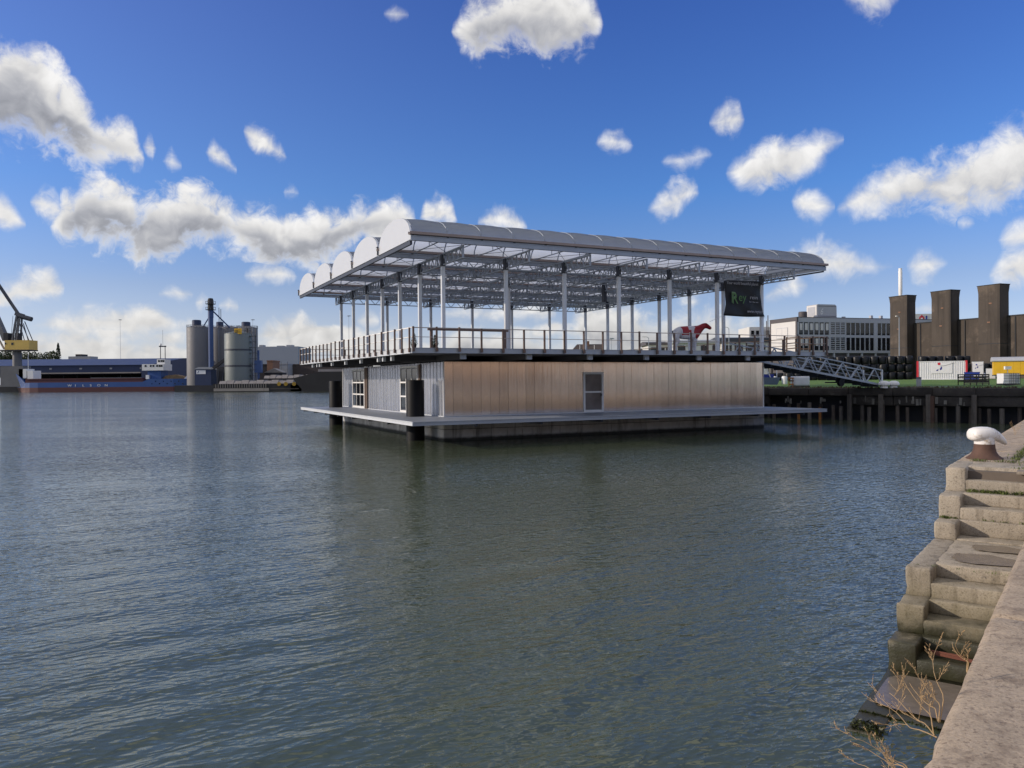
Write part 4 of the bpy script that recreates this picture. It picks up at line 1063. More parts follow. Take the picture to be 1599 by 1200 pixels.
# ------------------------------------------------------------------ timber and concrete quay opposite (local axes: x along the edge, y inland)
WROT = math.atan2(-.656, .754); W0 = Vector((38.8, 55.9, 0))
def wq(x, y, z): return W0 + Vector((x*.754+y*.656, -x*.656+y*.754, z))
def wloc(P): d = P - W0; return Vector((d.x*.754-d.y*.656, d.x*.656+d.y*.754, P.z))
def build_timber_quay():
    T = empty('timber_quay', W0, WROT); tag(T, 'dark old quay front of concrete capping on weathered timber piles', 'quay front')
    x = -76.0; k = 0
    while x < 3:
        L = 2.6+1.2*rng.random(); x1 = min(x+L, 3.2)
        me = stone(x1-x-.02, .75, .62+.06*rng.random(), .05, .28, .02, k*1.3); me.materials.append(M['quay_dark']); inst(me, 'cap_stone', T, (x, rng.uniform(-.03, .03), 2.02))
        if rng.random() < .8:
            me = stone(x1-x-.05, .5, .75, .04, .28, .03, k*2.1+5); me.materials.append(M['quay_dark']); inst(me, 'face_stone', T, (x, .12+rng.uniform(0, .1), 1.26))
        x += L; k += 1
    pile_m = [MB().lathe([(r, -1.5), (r, 1.3), (r*.97, 1.34)], 10).mesh('quay_pile', M[mn]) for r, mn in ((.15, 'wood_old'), (.17, 'wood_pale'), (.13, 'wood_old'), (.16, 'wood_pale'))]
    x = -75
    while x < 2.5:
        inst(rng.choice(pile_m), 'quay_pile', T, (x, .35+rng.uniform(-.12, .2), rng.uniform(-.25, .15))); x += rng.uniform(.55, 1.3)
    fend = MB().box(-.16, .16, -.16, .12, -1, 2.15).mesh('fender_post', M['wood_pale'])
    fend2 = MB().box(-.14, .14, -.14, .12, -1, 2.05).mesh('fender_post', M['rust'])
    for i, (px, py) in enumerate(((1316, 640), (1378, 640), (1447, 640), (1531, 640), (1454, 640))):
        p = wloc(at(px, py, 64 if px < 1400 else 61)); inst(fend2 if i == 4 else fend, 'fender_post', T, (p.x, -.12, 0))
    bd = MB().box(-.09, .09, -.03, .03, 0, .7).mesh('facing_board', pm('bleached_board', (.17, .16, .14), .85, 0, .3, 4, rnd=.3, streak=((.06, .05, .04), 4, .45)))
    for i in range(26):
        inst(bd, 'facing_board', T, (-rng.uniform(6, 20), .09+rng.uniform(-.02, .02), 1.28+rng.uniform(0, .25)), (0, rng.uniform(-.06, .06), 0), (rng.uniform(.35, 1.2), 1, rng.uniform(.3, .9)))
    for px in (1246.5, 1277):
        p = wloc(at(px, 640, 68 if px < 1260 else 66.5)); MB().tube((p.x, -.15, -1), (p.x, -.15, 1.0), .11, 10).build('orange_post', M['orange'], T)
    MB().box(-76, 3.2, 1.5, 1.8, -3, 2.6).build('back_wall', M['dark'], T)
build_timber_quay()
def build_land():
    # grass bank rising behind the timber quay
    def zz(y): return 2.66 + .46*min(1, max(0, (y-2)/38.0))
    xs = np.linspace(-76, 90, 84); ys = np.concatenate([np.linspace(.6, 60, 40), [120, 300, 800, 2200]])
    vs, fs = [], []
    for y in ys:
        for x in xs:
            xx = x + max(0, y-60)*(x/45.0)
            vs.append((xx, y, zz(y) + (.05*noise3((x*.35, y*.35, 0), 1.0) if y > 1 and y < 60 else 0)))
    n = len(xs)
    for j in range(len(ys)-1):
        for i in range(n-1): fs.append((j*n+i, j*n+i+1, (j+1)*n+i+1, (j+1)*n+i))
    o = MB().add(vs, fs).build('grass_ground', M['grass'], None, W0, (0, 0, WROT), smooth=60); tag(o, 'green grass bank behind the timber quay', kind='structure')
    # rough brown edge of the grass with litter
    mb = MB()
    for i in range(2200):
        x, y = rng.uniform(-30, 6), abs(rng.gauss(.5, .5))+.15; l = rng.uniform(.04, .22); a = rng.uniform(0, 6.28)
        p = Vector((x, y, 2.64)); s = Vector((math.cos(a), math.sin(a), 0))*l*.35
        mb.add([p-s, p+s, p+Vector((rng.uniform(-.6, .6)*l, rng.uniform(-.6, .6)*l, l))], [(0, 1, 2)])
    o = mb.build('dead_grass', pm('dead_grass_tufts', (.12, .09, .05), .8, 0, .4, 2), None, W0, (0, 0, WROT)); tag(o, 'brown dead tufts along the quay edge', kind='stuff')
    o = MB().add([(-1800, 366, 2.5), (-137, 366, 2.5), (-137, 321, 2.5), (-84, 321, 2.5), (-84, 300, 2.5), (70, 300, 2.5), (260, 320, 2.5), (260, 2400, 2.5), (-1800, 2400, 2.5)], [(0, 1, 2, 3, 4, 5, 6, 7, 8)]).build('far_ground', M['land']); tag(o, 'ground of the far dock', kind='structure')
    w = MB()
    e = [(-1800, 366), (-137, 366), (-137, 321), (-84, 321), (-84, 300), (70, 300), (260, 320)]
    for p, q in zip(e[:-1], e[1:]): w.quad((*p, -3), (*q, -3), (*q, 2.5), (*p, 2.5))
    tag(w.build('far_quay_wall', M['dark']), 'dark quay wall of the far dock', kind='structure')
build_land()
# ------------------------------------------------------------------ silage bales in stacks
def build_bales():
    prof = [(.30, 0), (.55, .02), (.605, .12), (.615, .60), (.60, 1.08), (.55, 1.17), (.30, 1.2)]
    me = MB().lathe(prof, 18).mesh('silage_bale', M['bale'], smooth=60)
    tiers = ('bottom', 'middle', 'top'); ORD = 'first second third fourth fifth sixth seventh eighth ninth tenth eleventh twelfth thirteenth fourteenth fifteenth sixteenth last'.split()
    x0 = at(1428, 590, 119); n = 0
    for i in range(17):
        x = x0.x - .6 - i*1.26; nt = 3 if i < 12 else 2 if i < 15 else 1
        for t in range(nt):
            n += 1
            o = inst(me, 'silage_bale', None, (x+rng.uniform(-.05, .05), 119.6+rng.uniform(-.15, .15)+i*.10, 3.11+t*1.2), (rng.uniform(-.02, .02), rng.uniform(-.02, .02), rng.uniform(0, 6)))
            tag(o, f'{ORD[i]} black silage bale of the {tiers[t]} tier, counted from the white container', 'silage bale', 'stacked black silage bales')
    for i in range(6):
        x = at(1441+i*13.2, 565, 122).x + (.3 if i > 2 else 0)
        for t in range(3):
            o = inst(me, 'silage_bale', None, (x, 122+rng.uniform(-.1, .1), 3.11+t*1.2), (0, 0, rng.uniform(0, 6)))
            tag(o, f'black {tiers[t]} tier bale behind the white container, {ORD[i]} from the low bale wall', 'silage bale', 'stacked black silage bales')
    for i in range(3):
        x = at(1523+i*8, 570, 121).x + i*.5
        for t in range(2):
            o = inst(me, 'silage_bale', None, (x+1.0, 120.2, 3.11+t*1.2), (0, 0, rng.uniform(0, 6))); tag(o, f'black {tiers[t]} tier bale by the grey car, {ORD[i]} from the white cabinet', 'silage bale', 'stacked black silage bales')
build_bales()
# ------------------------------------------------------------------ container, cabinets, wagon and other gear on the grass
def figure_logo(parent, x, y, z, s, mred, mblue, mline):
    """red head, blue body strokes and a long thin line, a flat print"""
    MB().lathe([(s*.16, 0), (s*.16, .01)], 16).build('logo_dot', mred, parent, (x, y, z+s*.42), (math.pi/2, 0, 0))
    MB().prism([(x+.05*s, z-.20*s), (x+.22*s, z+.12*s), (x+.30*s, z+.05*s), (x+.30*s, z-.22*s), (x+.12*s, z-.32*s)], (y-.012, y), 'y').build('logo_stroke', mblue, parent)
    MB().prism([(x-.30*s, z-.30*s), (x-.06*s, z-.18*s), (x-.10*s, z-.38*s), (x-.26*s, z-.42*s)], (y-.012, y), 'y').build('logo_stroke', mblue, parent)
    MB().beam((x+.1*s, y-.006, z+.18*s), (x+.5*s, y-.006, z+.18*s), .012, .05*s).beam((x+.5*s, y-.006, z+.18*s), (x+1.5*s, y-.006, z+.48*s), .012, .05*s).build('logo_line', mline, parent)
def build_yard():
    dkblue = pm('dark_blue_print', (.05, .05, .25), .6); line = pm('grey_print', (.2, .2, .22), .6)
    p0, p1 = at(1432, 593, 108), at(1503, 593, 108)
    YA = rad(27); L, Hh = (p1.x-p0.x)*.97, 2.5
    C = empty('site_container', (p0.x, 108, 3.12), -YA); tag(C, 'white corrugated container with red corner posts and a figure logo', 'container')
    m = MB(); n = 26; w = (L-.5)/n
    pts = []
    for i in range(n):
        x = .25+i*w; pts += [(x, 0), (x+w*.35, 0), (x+w*.5, .05), (x+w*.85, .05)]
    pts += [(L-.25, 0), (L-.25, 2.4), (.25, 2.4)]
    m.prism(pts, (.12, Hh-.1), 'z').build('corrugated_wall', M['white_plastic'], C)
    MB().box(.26, L-.26, -.02, 2.4, Hh-.1, Hh).build('roof', M['white_plastic'], C); MB().box(.26, L-.26, -.03, 2.4, 0, .12).build('base_rail', M['white_plastic'], C)
    for x in (0, L-.25):
        MB().box(x, x+.25, -.04, .2, 0, Hh+.05).build('corner_post', M['red'], C); MB().box(x, x+.25, 2.2, 2.42, 0, Hh+.05).build('corner_post', M['red'], C)
    MB().box(1.75, L-1.75, -.05, -.02, .85, 2.3).build('sign_board', M['white_plastic'], C)
    figure_logo(C, 2.7, -.055, 1.65, 1.15, M['red'], dkblue, line)
    def cab(px0, px1, py, name, label, logo=False):
        a, b = at(px0, 590, 107.5), at(px1, 590, 107.5); h = at(px0, py, 107.5).z - 3.12
        B = empty(name, (a.x, 105.2-(px0-1504)*.045, 3.12), -YA); tag(B, label, 'cabinet')
        MB().box(0, b.x-a.x, 0, 1.6, .08, h).build('body', M['white_plastic'], B); MB().box(.04, b.x-a.x-.04, -.02, 0, .14, h-.08).build('door', M['white_plastic'], B); MB().box(-.02, b.x-a.x+.02, -.03, 1.63, h, h+.05).build('top', M['grey'], B)
        if logo: figure_logo(B, .45, -.03, h-.65, .62, dkblue, dkblue, line)
    cab(1504, 1518.5, 566, 'equipment_cabinet', 'tall white cabinet with a blue figure logo beside the container', True)
    cab(1520, 1532, 576.5, 'equipment_cabinet', 'low white cabinet behind the blue tub')
    a = at(1501.5, 590, 105); T = empty('plastic_tub', (a.x-.5, 103.3, 3.1), -YA); tag(T, 'blue plastic tub with a pale label in front of the white cabinets', 'tub')
    MB().prism([(.05, 0), (1.6, 0), (1.72, .95), (-.03, .95)], (0, 1.1), 'y').build('body', M['blue'], T); MB().box(-.06, 1.75, -.04, 1.14, .93, 1.0).build('rim', M['blue'], T); MB().box(1.0, 1.5, -.02, 0, .3, .72).build('label', M['white_plastic'], T)
    # car
    a = at(1541, 590, 111); K = empty('parked_car', (a.x+.2, 111, 3.12)); tag(K, 'grey car half hidden behind the yellow site wagon', 'car')
    MB().prism([(0, .35), (.1, .75), (.75, .95), (1.4, 1.45), (2.8, 1.5), (3.6, 1.0), (4.1, .9), (4.15, .35)], (0, 1.7), 'y').build('body', pm('grey_car_paint', (.30, .32, .36), .3, .5, .03), K)
    MB().prism([(.85, .98), (1.42, 1.38), (2.7, 1.42), (3.3, 1.02)], (-.01, 1.71), 'y').build('window', M['glass'], K)
    for x in (.8, 3.3):
        for y in (-.02, 1.5): MB().tube((x, y, .33), (x, y+.22, .33), .33, 16).build('wheel', M['black'], K)
    # yellow wagon
    a, b = at(1552, 590, 100), at(1632, 590, 100); L = b.x-a.x
    Y = empty('site_wagon', (a.x, 100, 3.1), -YA); tag(Y, 'yellow site wagon with a rounded pale roof on small wheels', 'wagon')
    n = 9; pw = MB().box(.008, L/n-.008, 0, .05, .62, 2.35).mesh('wall_panel', M['yellow'])
    for i in range(n): inst(pw, 'wall_panel', Y, (i*L/n, 0, 0))
    MB().box(.04, L-.04, .06, 2.3, .6, 2.34).build('body', M['yellow'], Y)
    MB().prism([(-.15, 2.3), (-.15, 2.42), (.2, 2.66), (.75, 2.82), (1.2, 2.86), (1.65, 2.82), (2.2, 2.66), (2.5, 2.42), (2.5, 2.3)], (-.15, L+.15), 'x').build('roof', M['office_grey'], Y)
    MB().box(0, L, .1, 2.2, .48, .6).build('chassis', M['dark'], Y)
    for x in (1.0, 1.8, L-1.2):
        for y in (.05, 2.0): MB().tube((x, y, .3), (x, y+.22, .3), .30, 14).build('wheel', M['black'], Y)
    # rack with timbers
    a = at(1506, 607, 67); R = empty('timber_rack', (a.x, 67, 2.78)); tag(R, 'dark steel rack loaded with short timbers near the quay edge', 'rack')
    for x in (0, 1.05, 2.1):
        for y in (0, .9): MB().box(x-.03, x+.03, y-.03, y+.03, 0, .95).build('rack_post', M['dark'], R)
    for z in (.30, .62, .92):
        for y in (0, .9): MB().box(-.03, 2.13, y-.02, y+.02, z-.03, z+.03).build('rack_bar', M['dark'], R)
    tw = MB().box(-.05, .05, 0, .95, 0, .085).mesh('timber', M['wood_old'])
    for i in range(16):
        for z in (.33, .65): inst(tw, 'timber', R, (.1+i*.125, 0, z+rng.uniform(0, .05)), (0, 0, rng.uniform(-.08, .08)))
    sl = MB().box(0, 2.1, -.05, -.03, 0, .07).mesh('slat', M['wood_pale']); so = MB().box(0, 2.1, -.05, -.03, 0, .07).mesh('slat', M['wood_old'])
    for i in range(7): inst(sl if i % 3 == 1 else so, 'slat', R, (rng.uniform(-.04, .04), 0, .08+i*.125))
    # caged tank and floodlight
    a = at(1567.5, 607, 68); I = empty('caged_tank', (a.x, 68, 2.76)); tag(I, 'white plastic liquid tank in a wire cage under a small floodlight', 'liquid tank')
    MB().box(.04, 1.42, .04, 1.0, .14, 1.0).build('tank', M['white_plastic'], I); MB().box(0, 1.46, 0, 1.04, 0, .13).build('pallet', M['dark'], I)
    cg = MB()
    for x in np.linspace(.55, 1.45, 7): cg.box(x-.012, x+.012, -.02, .0, .13, 1.03)
    for z in (.35, .58, .80, 1.02): cg.box(0, 1.46, -.02, 0, z-.012, z+.012)
    cg.build('cage', M['galv_dark'], I)
    L_ = empty('floodlight', (a.x+.55, 68.3, 3.76)); tag(L_, 'white floodlight on a short stand on top of the caged tank', 'floodlight')
    MB().box(-.02, .02, -.02, .02, 0, .35).box(-.2, .2, -.02, .02, 0, .03).build('stand', M['galv'], L_); MB().box(-.27, .27, -.1, .1, .35, .62).build('lamp_housing', M['white_paint'], L_)
    # two white mushroom bollards
    me = MB().lathe([(.30, 0), (.26, .14), (.30, .20), (.42, .24), (.44, .36), (.36, .50), (.14, .58)], 20).mesh('mushroom_bollard', M['white_paint'], smooth=50)
    for px, lab in ((1381, 'squat white bollard right at the foot of the gangway'), (1396, 'squat white bollard one step along the quay from the gangway foot')):
        p = at(px, 604, 63.6); tag(inst(me, 'mushroom_bollard', None, (p.x, 63.6, 2.66)), lab, 'bollard', 'white bollards on the timber quay')
    a = at(1431.5, 606, 65.5); B = empty('litter_bin', (a.x+.2, 65.5, 2.72)); tag(B, 'dark grey bin standing on the grass in front of the container', 'bin')
    MB().lathe([(.18, 0), (.20, .68), (.19, .7)], 16).build('body', M['grey'], B, smooth=40); MB().lathe([(.21, .68), (.21, .76), (.1, .80)], 16).build('lid', M['galv_dark'], B, smooth=40)
    # white block tank with orange barrier
    a = at(1241, 606, 70); B = empty('white_tank', (a.x, 70, 2.72)); tag(B, 'white plastic tank on a dark pallet below the gangway', 'tank')
    me = stone(1.38, 1.1, .85, .09, .3, .004, 3); me.materials.append(M['white_plastic']); inst(me, 'tank', B, (0, 0, .1)); MB().box(0, 1.38, .05, 1.05, 0, .11).build('pallet', M['dark'], B)
    Bq = empty('barrier', (a.x-.45, 70.1, 2.72)); tag(Bq, 'orange striped barrier beside the white tank', 'barrier')
    for x in (0, .35): MB().box(x-.03, x+.03, 0, .05, 0, .85).build('barrier_leg', M['orange'], Bq)
    for z in (.25, .55, .8): MB().box(-.05, .42, -.02, 0, z-.06, z+.06).build('barrier_board', M['orange'] if z != .55 else M['rust'], Bq)
    # small boat on the hard
    a = at(1196, 605, 74); B = empty('small_boat', (a.x-.6, 74, 2.75)); tag(B, 'small blue grey boat with a white frame beside the farm wall', 'boat')
    MB().prism([(0, .2), (1.7, .15), (2.0, .85), (-.2, .85)], (0, 3.0), 'y').build('hull', pm('blue_grey_boat_paint', (.10, .14, .20), .5), B)
    MB().box(.2, 1.5, .4, 2.0, .85, 1.15).build('cabin', M['blue'], B)
    MB().beam((.35, .3, .85), (.75, .3, 1.75), .07).beam((1.15, .3, .85), (.75, .3, 1.75), .07).beam((1.75, .3, .85), (1.75, .3, 1.6), .07).build('frame', M['white_paint'], B)
    me = MB().lathe([(.26, 0), (.3, .1), (.3, .75), (.24, .88)], 14).mesh('white_barrel', M['white_plastic'], smooth=40)
    for px, lab in ((1210, 'white plastic barrel on the grass next to the small boat'), (1225.5, 'white plastic barrel on the grass closer to the white tank')):
        p = at(px, 594, 86); tag(inst(me, 'white_barrel', None, (p.x, 86, 2.85)), lab, 'barrel', 'white barrels on the grass')
    # boards and scrap on the quay edge
    for i, (px0, px1, z, m_) in enumerate(((1408, 1452, .06, 'rust'), (1452, 1478, .10, 'grey'), (1482, 1500, .05, 'wood_pale'), (1215, 1250, .05, 'wood_pale'), (1570, 1592, .25, 'wood_pale'))):
        p, q = at(px0, 606, 63.8 if px0 > 1300 else 69.8), at(px1, 606, 63 if px0 > 1300 else 69)
        o = MB().beam((0, 0, 0), (q.x-p.x, q.y-p.y-.1, z*.4), .28, .05).build('scrap_board', M[m_], None, (p.x, p.y, 2.70+z*.3))
        tag(o, ('rusty plate lying on the quay edge beyond the two white bollards', 'grey board on the quay edge below the container', 'pale board on the quay edge by the rack', 'pale board on the quay edge under the white tank', 'pale plank propped by the caged tank')[i], 'board')
build_yard()
# ------------------------------------------------------------------ brick hall with three towers
def build_hall():
    base = Vector((75.0, 150.0, 0)); d = Vector((.381, -.9246, 0)); ang = math.atan2(d.y, d.x)   # local x along the front, local y into the building
    Hh = empty('brick_hall', base, ang); tag(Hh, 'dark brown brick hall with three flared towers behind the bales', 'hall')
    M_ = M['tower_brick']
    def tower(x1, top):
        m = MB(); x0 = x1-3.9
        m.box(x0, x1, 0, 2.2, 3.0, top-1.3)
        z0, z1 = top-1.3, top
        m.add([(x0, 0, z0), (x1, 0, z0), (x1, 2.2, z0), (x0, 2.2, z0), (x0-.12, -.12, z1), (x1+.12, -.12, z1), (x1+.12, 2.32, z1), (x0-.12, 2.32, z1)], [(4, 5, 6, 7), (0, 1, 5, 4), (1, 2, 6, 5), (2, 3, 7, 6), (3, 0, 4, 7)])
        m.build('tower', M_, Hh)
        for vz, vx in ((top-3.2, .5), (top-6.4, .42)): MB().box(x0+3.9*vx, x0+3.9*vx+.5, -.05, .0, vz, vz+.22).build('vent', M['brick_red'], Hh)
        MB().box(x0-.01, x1+.01, -.03, 2.23, 9.0, 9.12).build('string_course', M['dark'], Hh)
        MB().box(x0-.18, x1+.18, -.18, 2.38, top, top+.10).build('tower_cap', M['dark'], Hh)
    for k in range(3): tower(9.25*k, 19.0)
    MB().box(-5.6, 60, 1.86, 30, 3.0, 13.6).build('wall', M_, Hh)
    MB().box(-5.7, 60, 1.75, 30.1, 13.6, 13.78).build('wall_cap', M['dark'], Hh)
    for k in range(7):
        for q in (2.0, 3.5): MB().box(9.25*k-4.0+q+1.85, 9.25*k-4.0+q+2.0, 1.70, 1.86, 3, 13.5).build('downpipe' if q > 3 else 'pilaster', M['dark'] if q > 3 else M_, Hh)
    p = at(1408.5, 470, 185); S = MB().lathe([(.40, 3), (.40, 23), (.44, 23.2), (.44, 28.3), (.40, 28.35), (.40, 28.9)], 20).build('chimney', M['white_paint'], None, (p.x, 185, 0), smooth=40)
    tag(S, 'slim white chimney rising behind the first brick tower', 'chimney')
    a, b = at(1426, 500, 210), at(1462, 500, 210); Z1, Z0 = at(1440, 490.5, 210).z, at(1440, 504.5, 210).z
    B = empty('white_shed', (a.x, 210, 0)); tag(B, 'white shed with a red and blue sign seen between the brick towers', 'shed')
    MB().box(0, b.x-a.x, 0, 10, 3, Z1).build('wall', M['office_white'], B); MB().box(-.1, b.x-a.x+.1, -.12, 10, Z0+.6, Z0+.9).build('band', M['office_grey'], B)
    g = at(1437.2, 497, 210).x-a.x; zc = at(1442, 497.8, 210).z
    MB().prism([(g, zc-.8), (g, zc+.35), (g+.7, zc+1.0), (g+1.4, zc+.35), (g+1.4, zc-.8)], (-.06, -.03), 'y').build('sign_mark', M['red'], B)
    MB().box(g+.42, g+.92, -.09, -.065, zc-.35, zc+.2).build('sign_mark', M['white_paint'], B)
    MB().box(g+1.75, g+2.15, -.06, -.03, zc-.8, zc+.75).build('sign_mark', M['blue'], B)
build_hall()
# ------------------------------------------------------------------ office block
def build_office():
    o = Vector((59.9, 166.0, 0)); d = Vector((.9556, .2946, 0)); ang = math.atan2(d.y, d.x)
    O = empty('office_block', o, ang); tag(O, 'grey and white office block with tall window rows and a roof box', 'office')
    L, D, zt, zb = 40.0, 9.2, 16.2, 8.75
    MB().box(.3, L-.3, .35, D-.3, 3, zt-.1).build('core', M['office_dark'], O)
    # end wall, sunlit
    MB().box(-.02, .3, .45, D, zb, zt-.75).build('end_wall', M['office_white'], O)
    MB().box(-.06, .32, -.02, .45, 3, zt).box(-.06, .32, D-.3, D+.1, 3, zt).box(-.06, .32, .45, D-.3, zt-.75, zt).build('end_trim', M['office_dark'], O)
    MB().box(-.10, -.02, 3.0, 6.9, 12.0, 14.3).build('end_window', M['office_grey'], O); MB().box(-.12, -.10, 3.1, 4.9, 12.1, 14.2).box(-.12, -.10, 5.0, 6.8, 12.1, 14.2).build('blind', M['office_white'], O)
    G = M['office_grey']
    MB().box(.32, L, -.06, .36, zt-.95, zt).build('parapet', G, O)
    MB().box(.32, L, -.05, .36, 12.05, 12.62).build('spandrel', G, O)
    MB().box(.32, L, -.06, .36, zb, 9.30).build('spandrel', G, O)
    MB().box(-.1, L, -.1, D+.1, zt, zt+.12).build('roof', M['office_dark'], O)
    rows = ((12.62, 15.25), (9.30, 12.05))
    u = lambda px: (px-1246)*.1655
    glass = {}
    def win(u0, u1, z0, z1, mat):
        k = (round(u1-u0, 3), round(z1-z0, 3), mat)
        if k not in glass: glass[k] = MB().box(.0, u1-u0, .07, .11, 0, z1-z0).mesh('window', M[mat])
        return inst(glass[k], 'window', O, (u0, 0, z0))
    mul = {}
    def mull(uc, w, z0, z1):
        k = (round(w, 3), round(z1-z0, 3))
        if k not in mul: mul[k] = MB().box(-w/2, w/2, -.04, .12, 0, z1-z0).mesh('mullion', G)
        inst(mul[k], 'mullion', O, (uc, 0, z0))
    for z0, z1 in rows:
        # six windows, pale blinds above dark lights
        for i in range(7): mull(u(1247.6+i*7.9), .24 if i else .4, z0, z1)
        for i in range(6):
            a, b = u(1247.6+i*7.9)+.12, u(1247.6+(i+1)*7.9)-.12
            w = win(a, b, z0+.02, z1-.02, 'glass')
            if rng.random() < .8: MB().box(.34, b-a-.06, .04, .065, .95, z1-z0-.25).build('blind', M['office_white'], w)
        # louvred section
        for i in range(4): mull(u(1296.5+i*7.7), .22, z0, z1)
        for j in range(7):
            MB().box(u(1296.5), u(1319.6), -.02, .25, z0+j*(z1-z0)/7+.02, z0+j*(z1-z0)/7+.17).build('louvre', G, O)
        for i in range(3): win(u(1296.5+i*7.7)+.12, u(1304.2+i*7.7)-.12, z0+.02, z1-.02, 'glass')
        # dark tall windows
        for i in range(7): mull(u(1320.5+i*7.45), .20, z0, z1)
        for i in range(6): win(u(1320.5+i*7.45)+.15, u(1327.95+i*7.45)-.15, z0+.02, z1-.02, 'glass')
        MB().box(u(1365.8), u(1370.6), -.05, .36, z0, z1).build('pier', G, O)
        for i in range(12): mull(u(1377.0+i*7.2), .20, z0, z1)
        for i in range(11): win(u(1370.6+i*7.2)+.1, u(1377+i*7.2)-.14, z0+.02, z1-.02, 'glass')
    for i in range(11): MB().box(2+i*3.6, 2.35+i*3.6, .0, .35, 3, zb).build('pillar', G, O)
    # roof gear
    B = MB().prism([(0, 0), (0, 2.75), (.25, 2.9), (4.6, 2.9), (5.0, 2.6), (5.05, 0)], (0, 3.4), 'y').build('roof_box', M['office_grey'], O, (u(1282), 1.2, zt+.12))
    MB().box(-.06, 0, .1, 3.3, .1, 2.7).build('end_face', M['office_white'], B)
    MB().box(-.09, -.06, .5, 2.9, .35, 2.4).build('end_door', M['office_grey'], B)
    MB().box(.2, 4.85, -.03, 0, .3, .42).box(.2, 4.85, -.03, 0, 2.45, 2.55).build('edge_band', M['office_dark'], B)
    text('6', 'roof_sign', B, (.75, -.04, .72), (math.pi/2, 0, 0), 1.9, M['white_paint'], shear=.3, sx=.75)
    MB().lathe([(.85, 0), (.9, .2), (.9, 1.15), (.75, 1.3)], 18).build('roof_vent', M['office_dark'], O, (u(1264), 2.0, zt+.12), smooth=40)
    for px in (1328, 1372, 1388): MB().box(0, .55, 0, .6, 0, .8 if px > 1350 else .45).build('roof_stack', M['office_grey'], O, (u(px), 2.2, zt+.12))
    for y_, h in ((9.5, 17.4), (10.0, 16.2)): MB().tube((-.4, y_, 3), (-.4, y_, h), .10, 8).build('pipe', M['office_dark'], O)
build_office()
# ------------------------------------------------------------------ low buildings and lamps seen across the deck
def build_far_right():
    a, b = at(884, 540, 175), at(945, 540, 175); zr = at(915, 536.5, 175).z; w = b.x-a.x
    Hh = empty('tiled_house', (a.x, 175, 0)); tag(Hh, 'dark tiled house roof seen above the deck between the columns', 'house')
    MB().box(.4, w, 0, 9, 3, zr-3.4).build('wall', M['brick_red'], Hh)
    MB().add([(0, -.4, zr-3.5), (w+.2, -.4, zr-3.5), (w+.2, 4.5, zr), (3.0, 4.5, zr), (0, 9.4, zr-3.5), (w+.2, 9.4, zr-3.5)], [(0, 1, 2, 3), (3, 2, 5, 4), (0, 3, 4), (1, 5, 2)]).build('roof', M['roof_dark'], Hh)
    for x in (3.2, 6.4): MB().box(x, x+.08, -.2, .1, zr-3.4, zr-.4).build('roof_batten', M['white_paint'], Hh)
    MB().box(w*.55, w*.55+1.0, 4.0, 4.8, zr-.6, zr+.7).build('chimney', M['brick_red'], Hh)
    def low(px0, px1, py, Y, name, label, roof, dz=0.7):
        a, b = at(px0, py, Y), at(px1, py, Y); B = empty(name, (a.x, Y, 0)); tag(B, label, 'low building')
        MB().box(0, b.x-a.x, 0, 8, 3, a.z-dz).build('wall', M['office_white'], B)
        MB().prism([(-.5, a.z-dz), (8.5, a.z-dz), (8.5, a.z-.2), (4, a.z+.15), (-.5, a.z-.2)], (-.6, b.x-a.x+.6), 'x').build('roof', M[roof], B)
        n = max(3, int((b.x-a.x)/2.2))
        wm = MB().box(.2, 1.5, -.05, -.02, -2.2, -.5).mesh('window', M['glass'])
        for i in range(n): inst(wm, 'window', B, (i*(b.x-a.x)/n+.3, 0, a.z-dz))
    low(1014, 1050, 534, 165, 'low_building', 'low white building with a dark roof near the back corner column', 'office_dark')
    low(1056, 1128, 531, 160, 'low_building', 'low white building under a grey roof behind the cow statue', 'office_grey')
    low(1130, 1200, 527, 158, 'low_building', 'low white building with a dark roof below the banner', 'galv_dark', 1.1)
    a, b = at(1172, 508, 185), at(1204, 508, 185)
    B = empty('pale_block', (a.x, 185, 0)); tag(B, 'pale block with small windows just beside the office end wall', 'building')
    MB().box(0, b.x-a.x, 0, 9, 3, at(1180, 511, 185).z).build('wall', M['office_white'], B)
    for i in range(4): MB().box(.4+i*1.15, 1.1+i*1.15, -.04, 0, a.z-2.6, a.z-1.3).build('window', M['glass'], B)
    def lamp(px, py, Y, arm, label, kind='street_lamp'):
        p = at(px, py, Y); B = empty(kind, (p.x, Y, 2.6)); tag(B, label, 'lamp post', 'lamp posts')
        h = p.z-2.6
        MB().tube((0, 0, 0), (0, 0, h), .11, 8, .06).build('pole', M['galv'], B)
        if arm:
            MB().path([(0, 0, h), (arm*.5, 0, h+.22), (arm, 0, h+.2)], .05, 6).build('arm', M['galv'], B); MB().box(min(arm, arm*1.55), max(arm, arm*1.55), -.14, .14, h+.13, h+.27).build('lamp_head', M['white_paint'], B)
        else: MB().lathe([(.3, -.1), (.9, .0), (.9, .15), (.3, .25)], 12).build('lamp_head', M['galv'], B, (0, 0, h))
    lamp(1140, 513, 150, -.9, 'street lamp with a short arm seen below the banner')
    lamp(1014.5, 528, 160, -.9, 'street lamp with a short arm seen between the back columns')
    lamp(956, 529.5, 230, 0, 'lamp mast with a round head over the tiled house')
    lamp(1406, 496, 128, -.35, 'white lamp post in front of the first brick tower')
    lamp(190, 500, 420, 0, 'tall floodlight mast behind the blue shed')
    lamp(547, 494, 330, 0, 'tall floodlight mast seen through the short side of the deck')
    lamp(397, 500, 345, 0, 'tall mast beside the silos')
build_far_right()
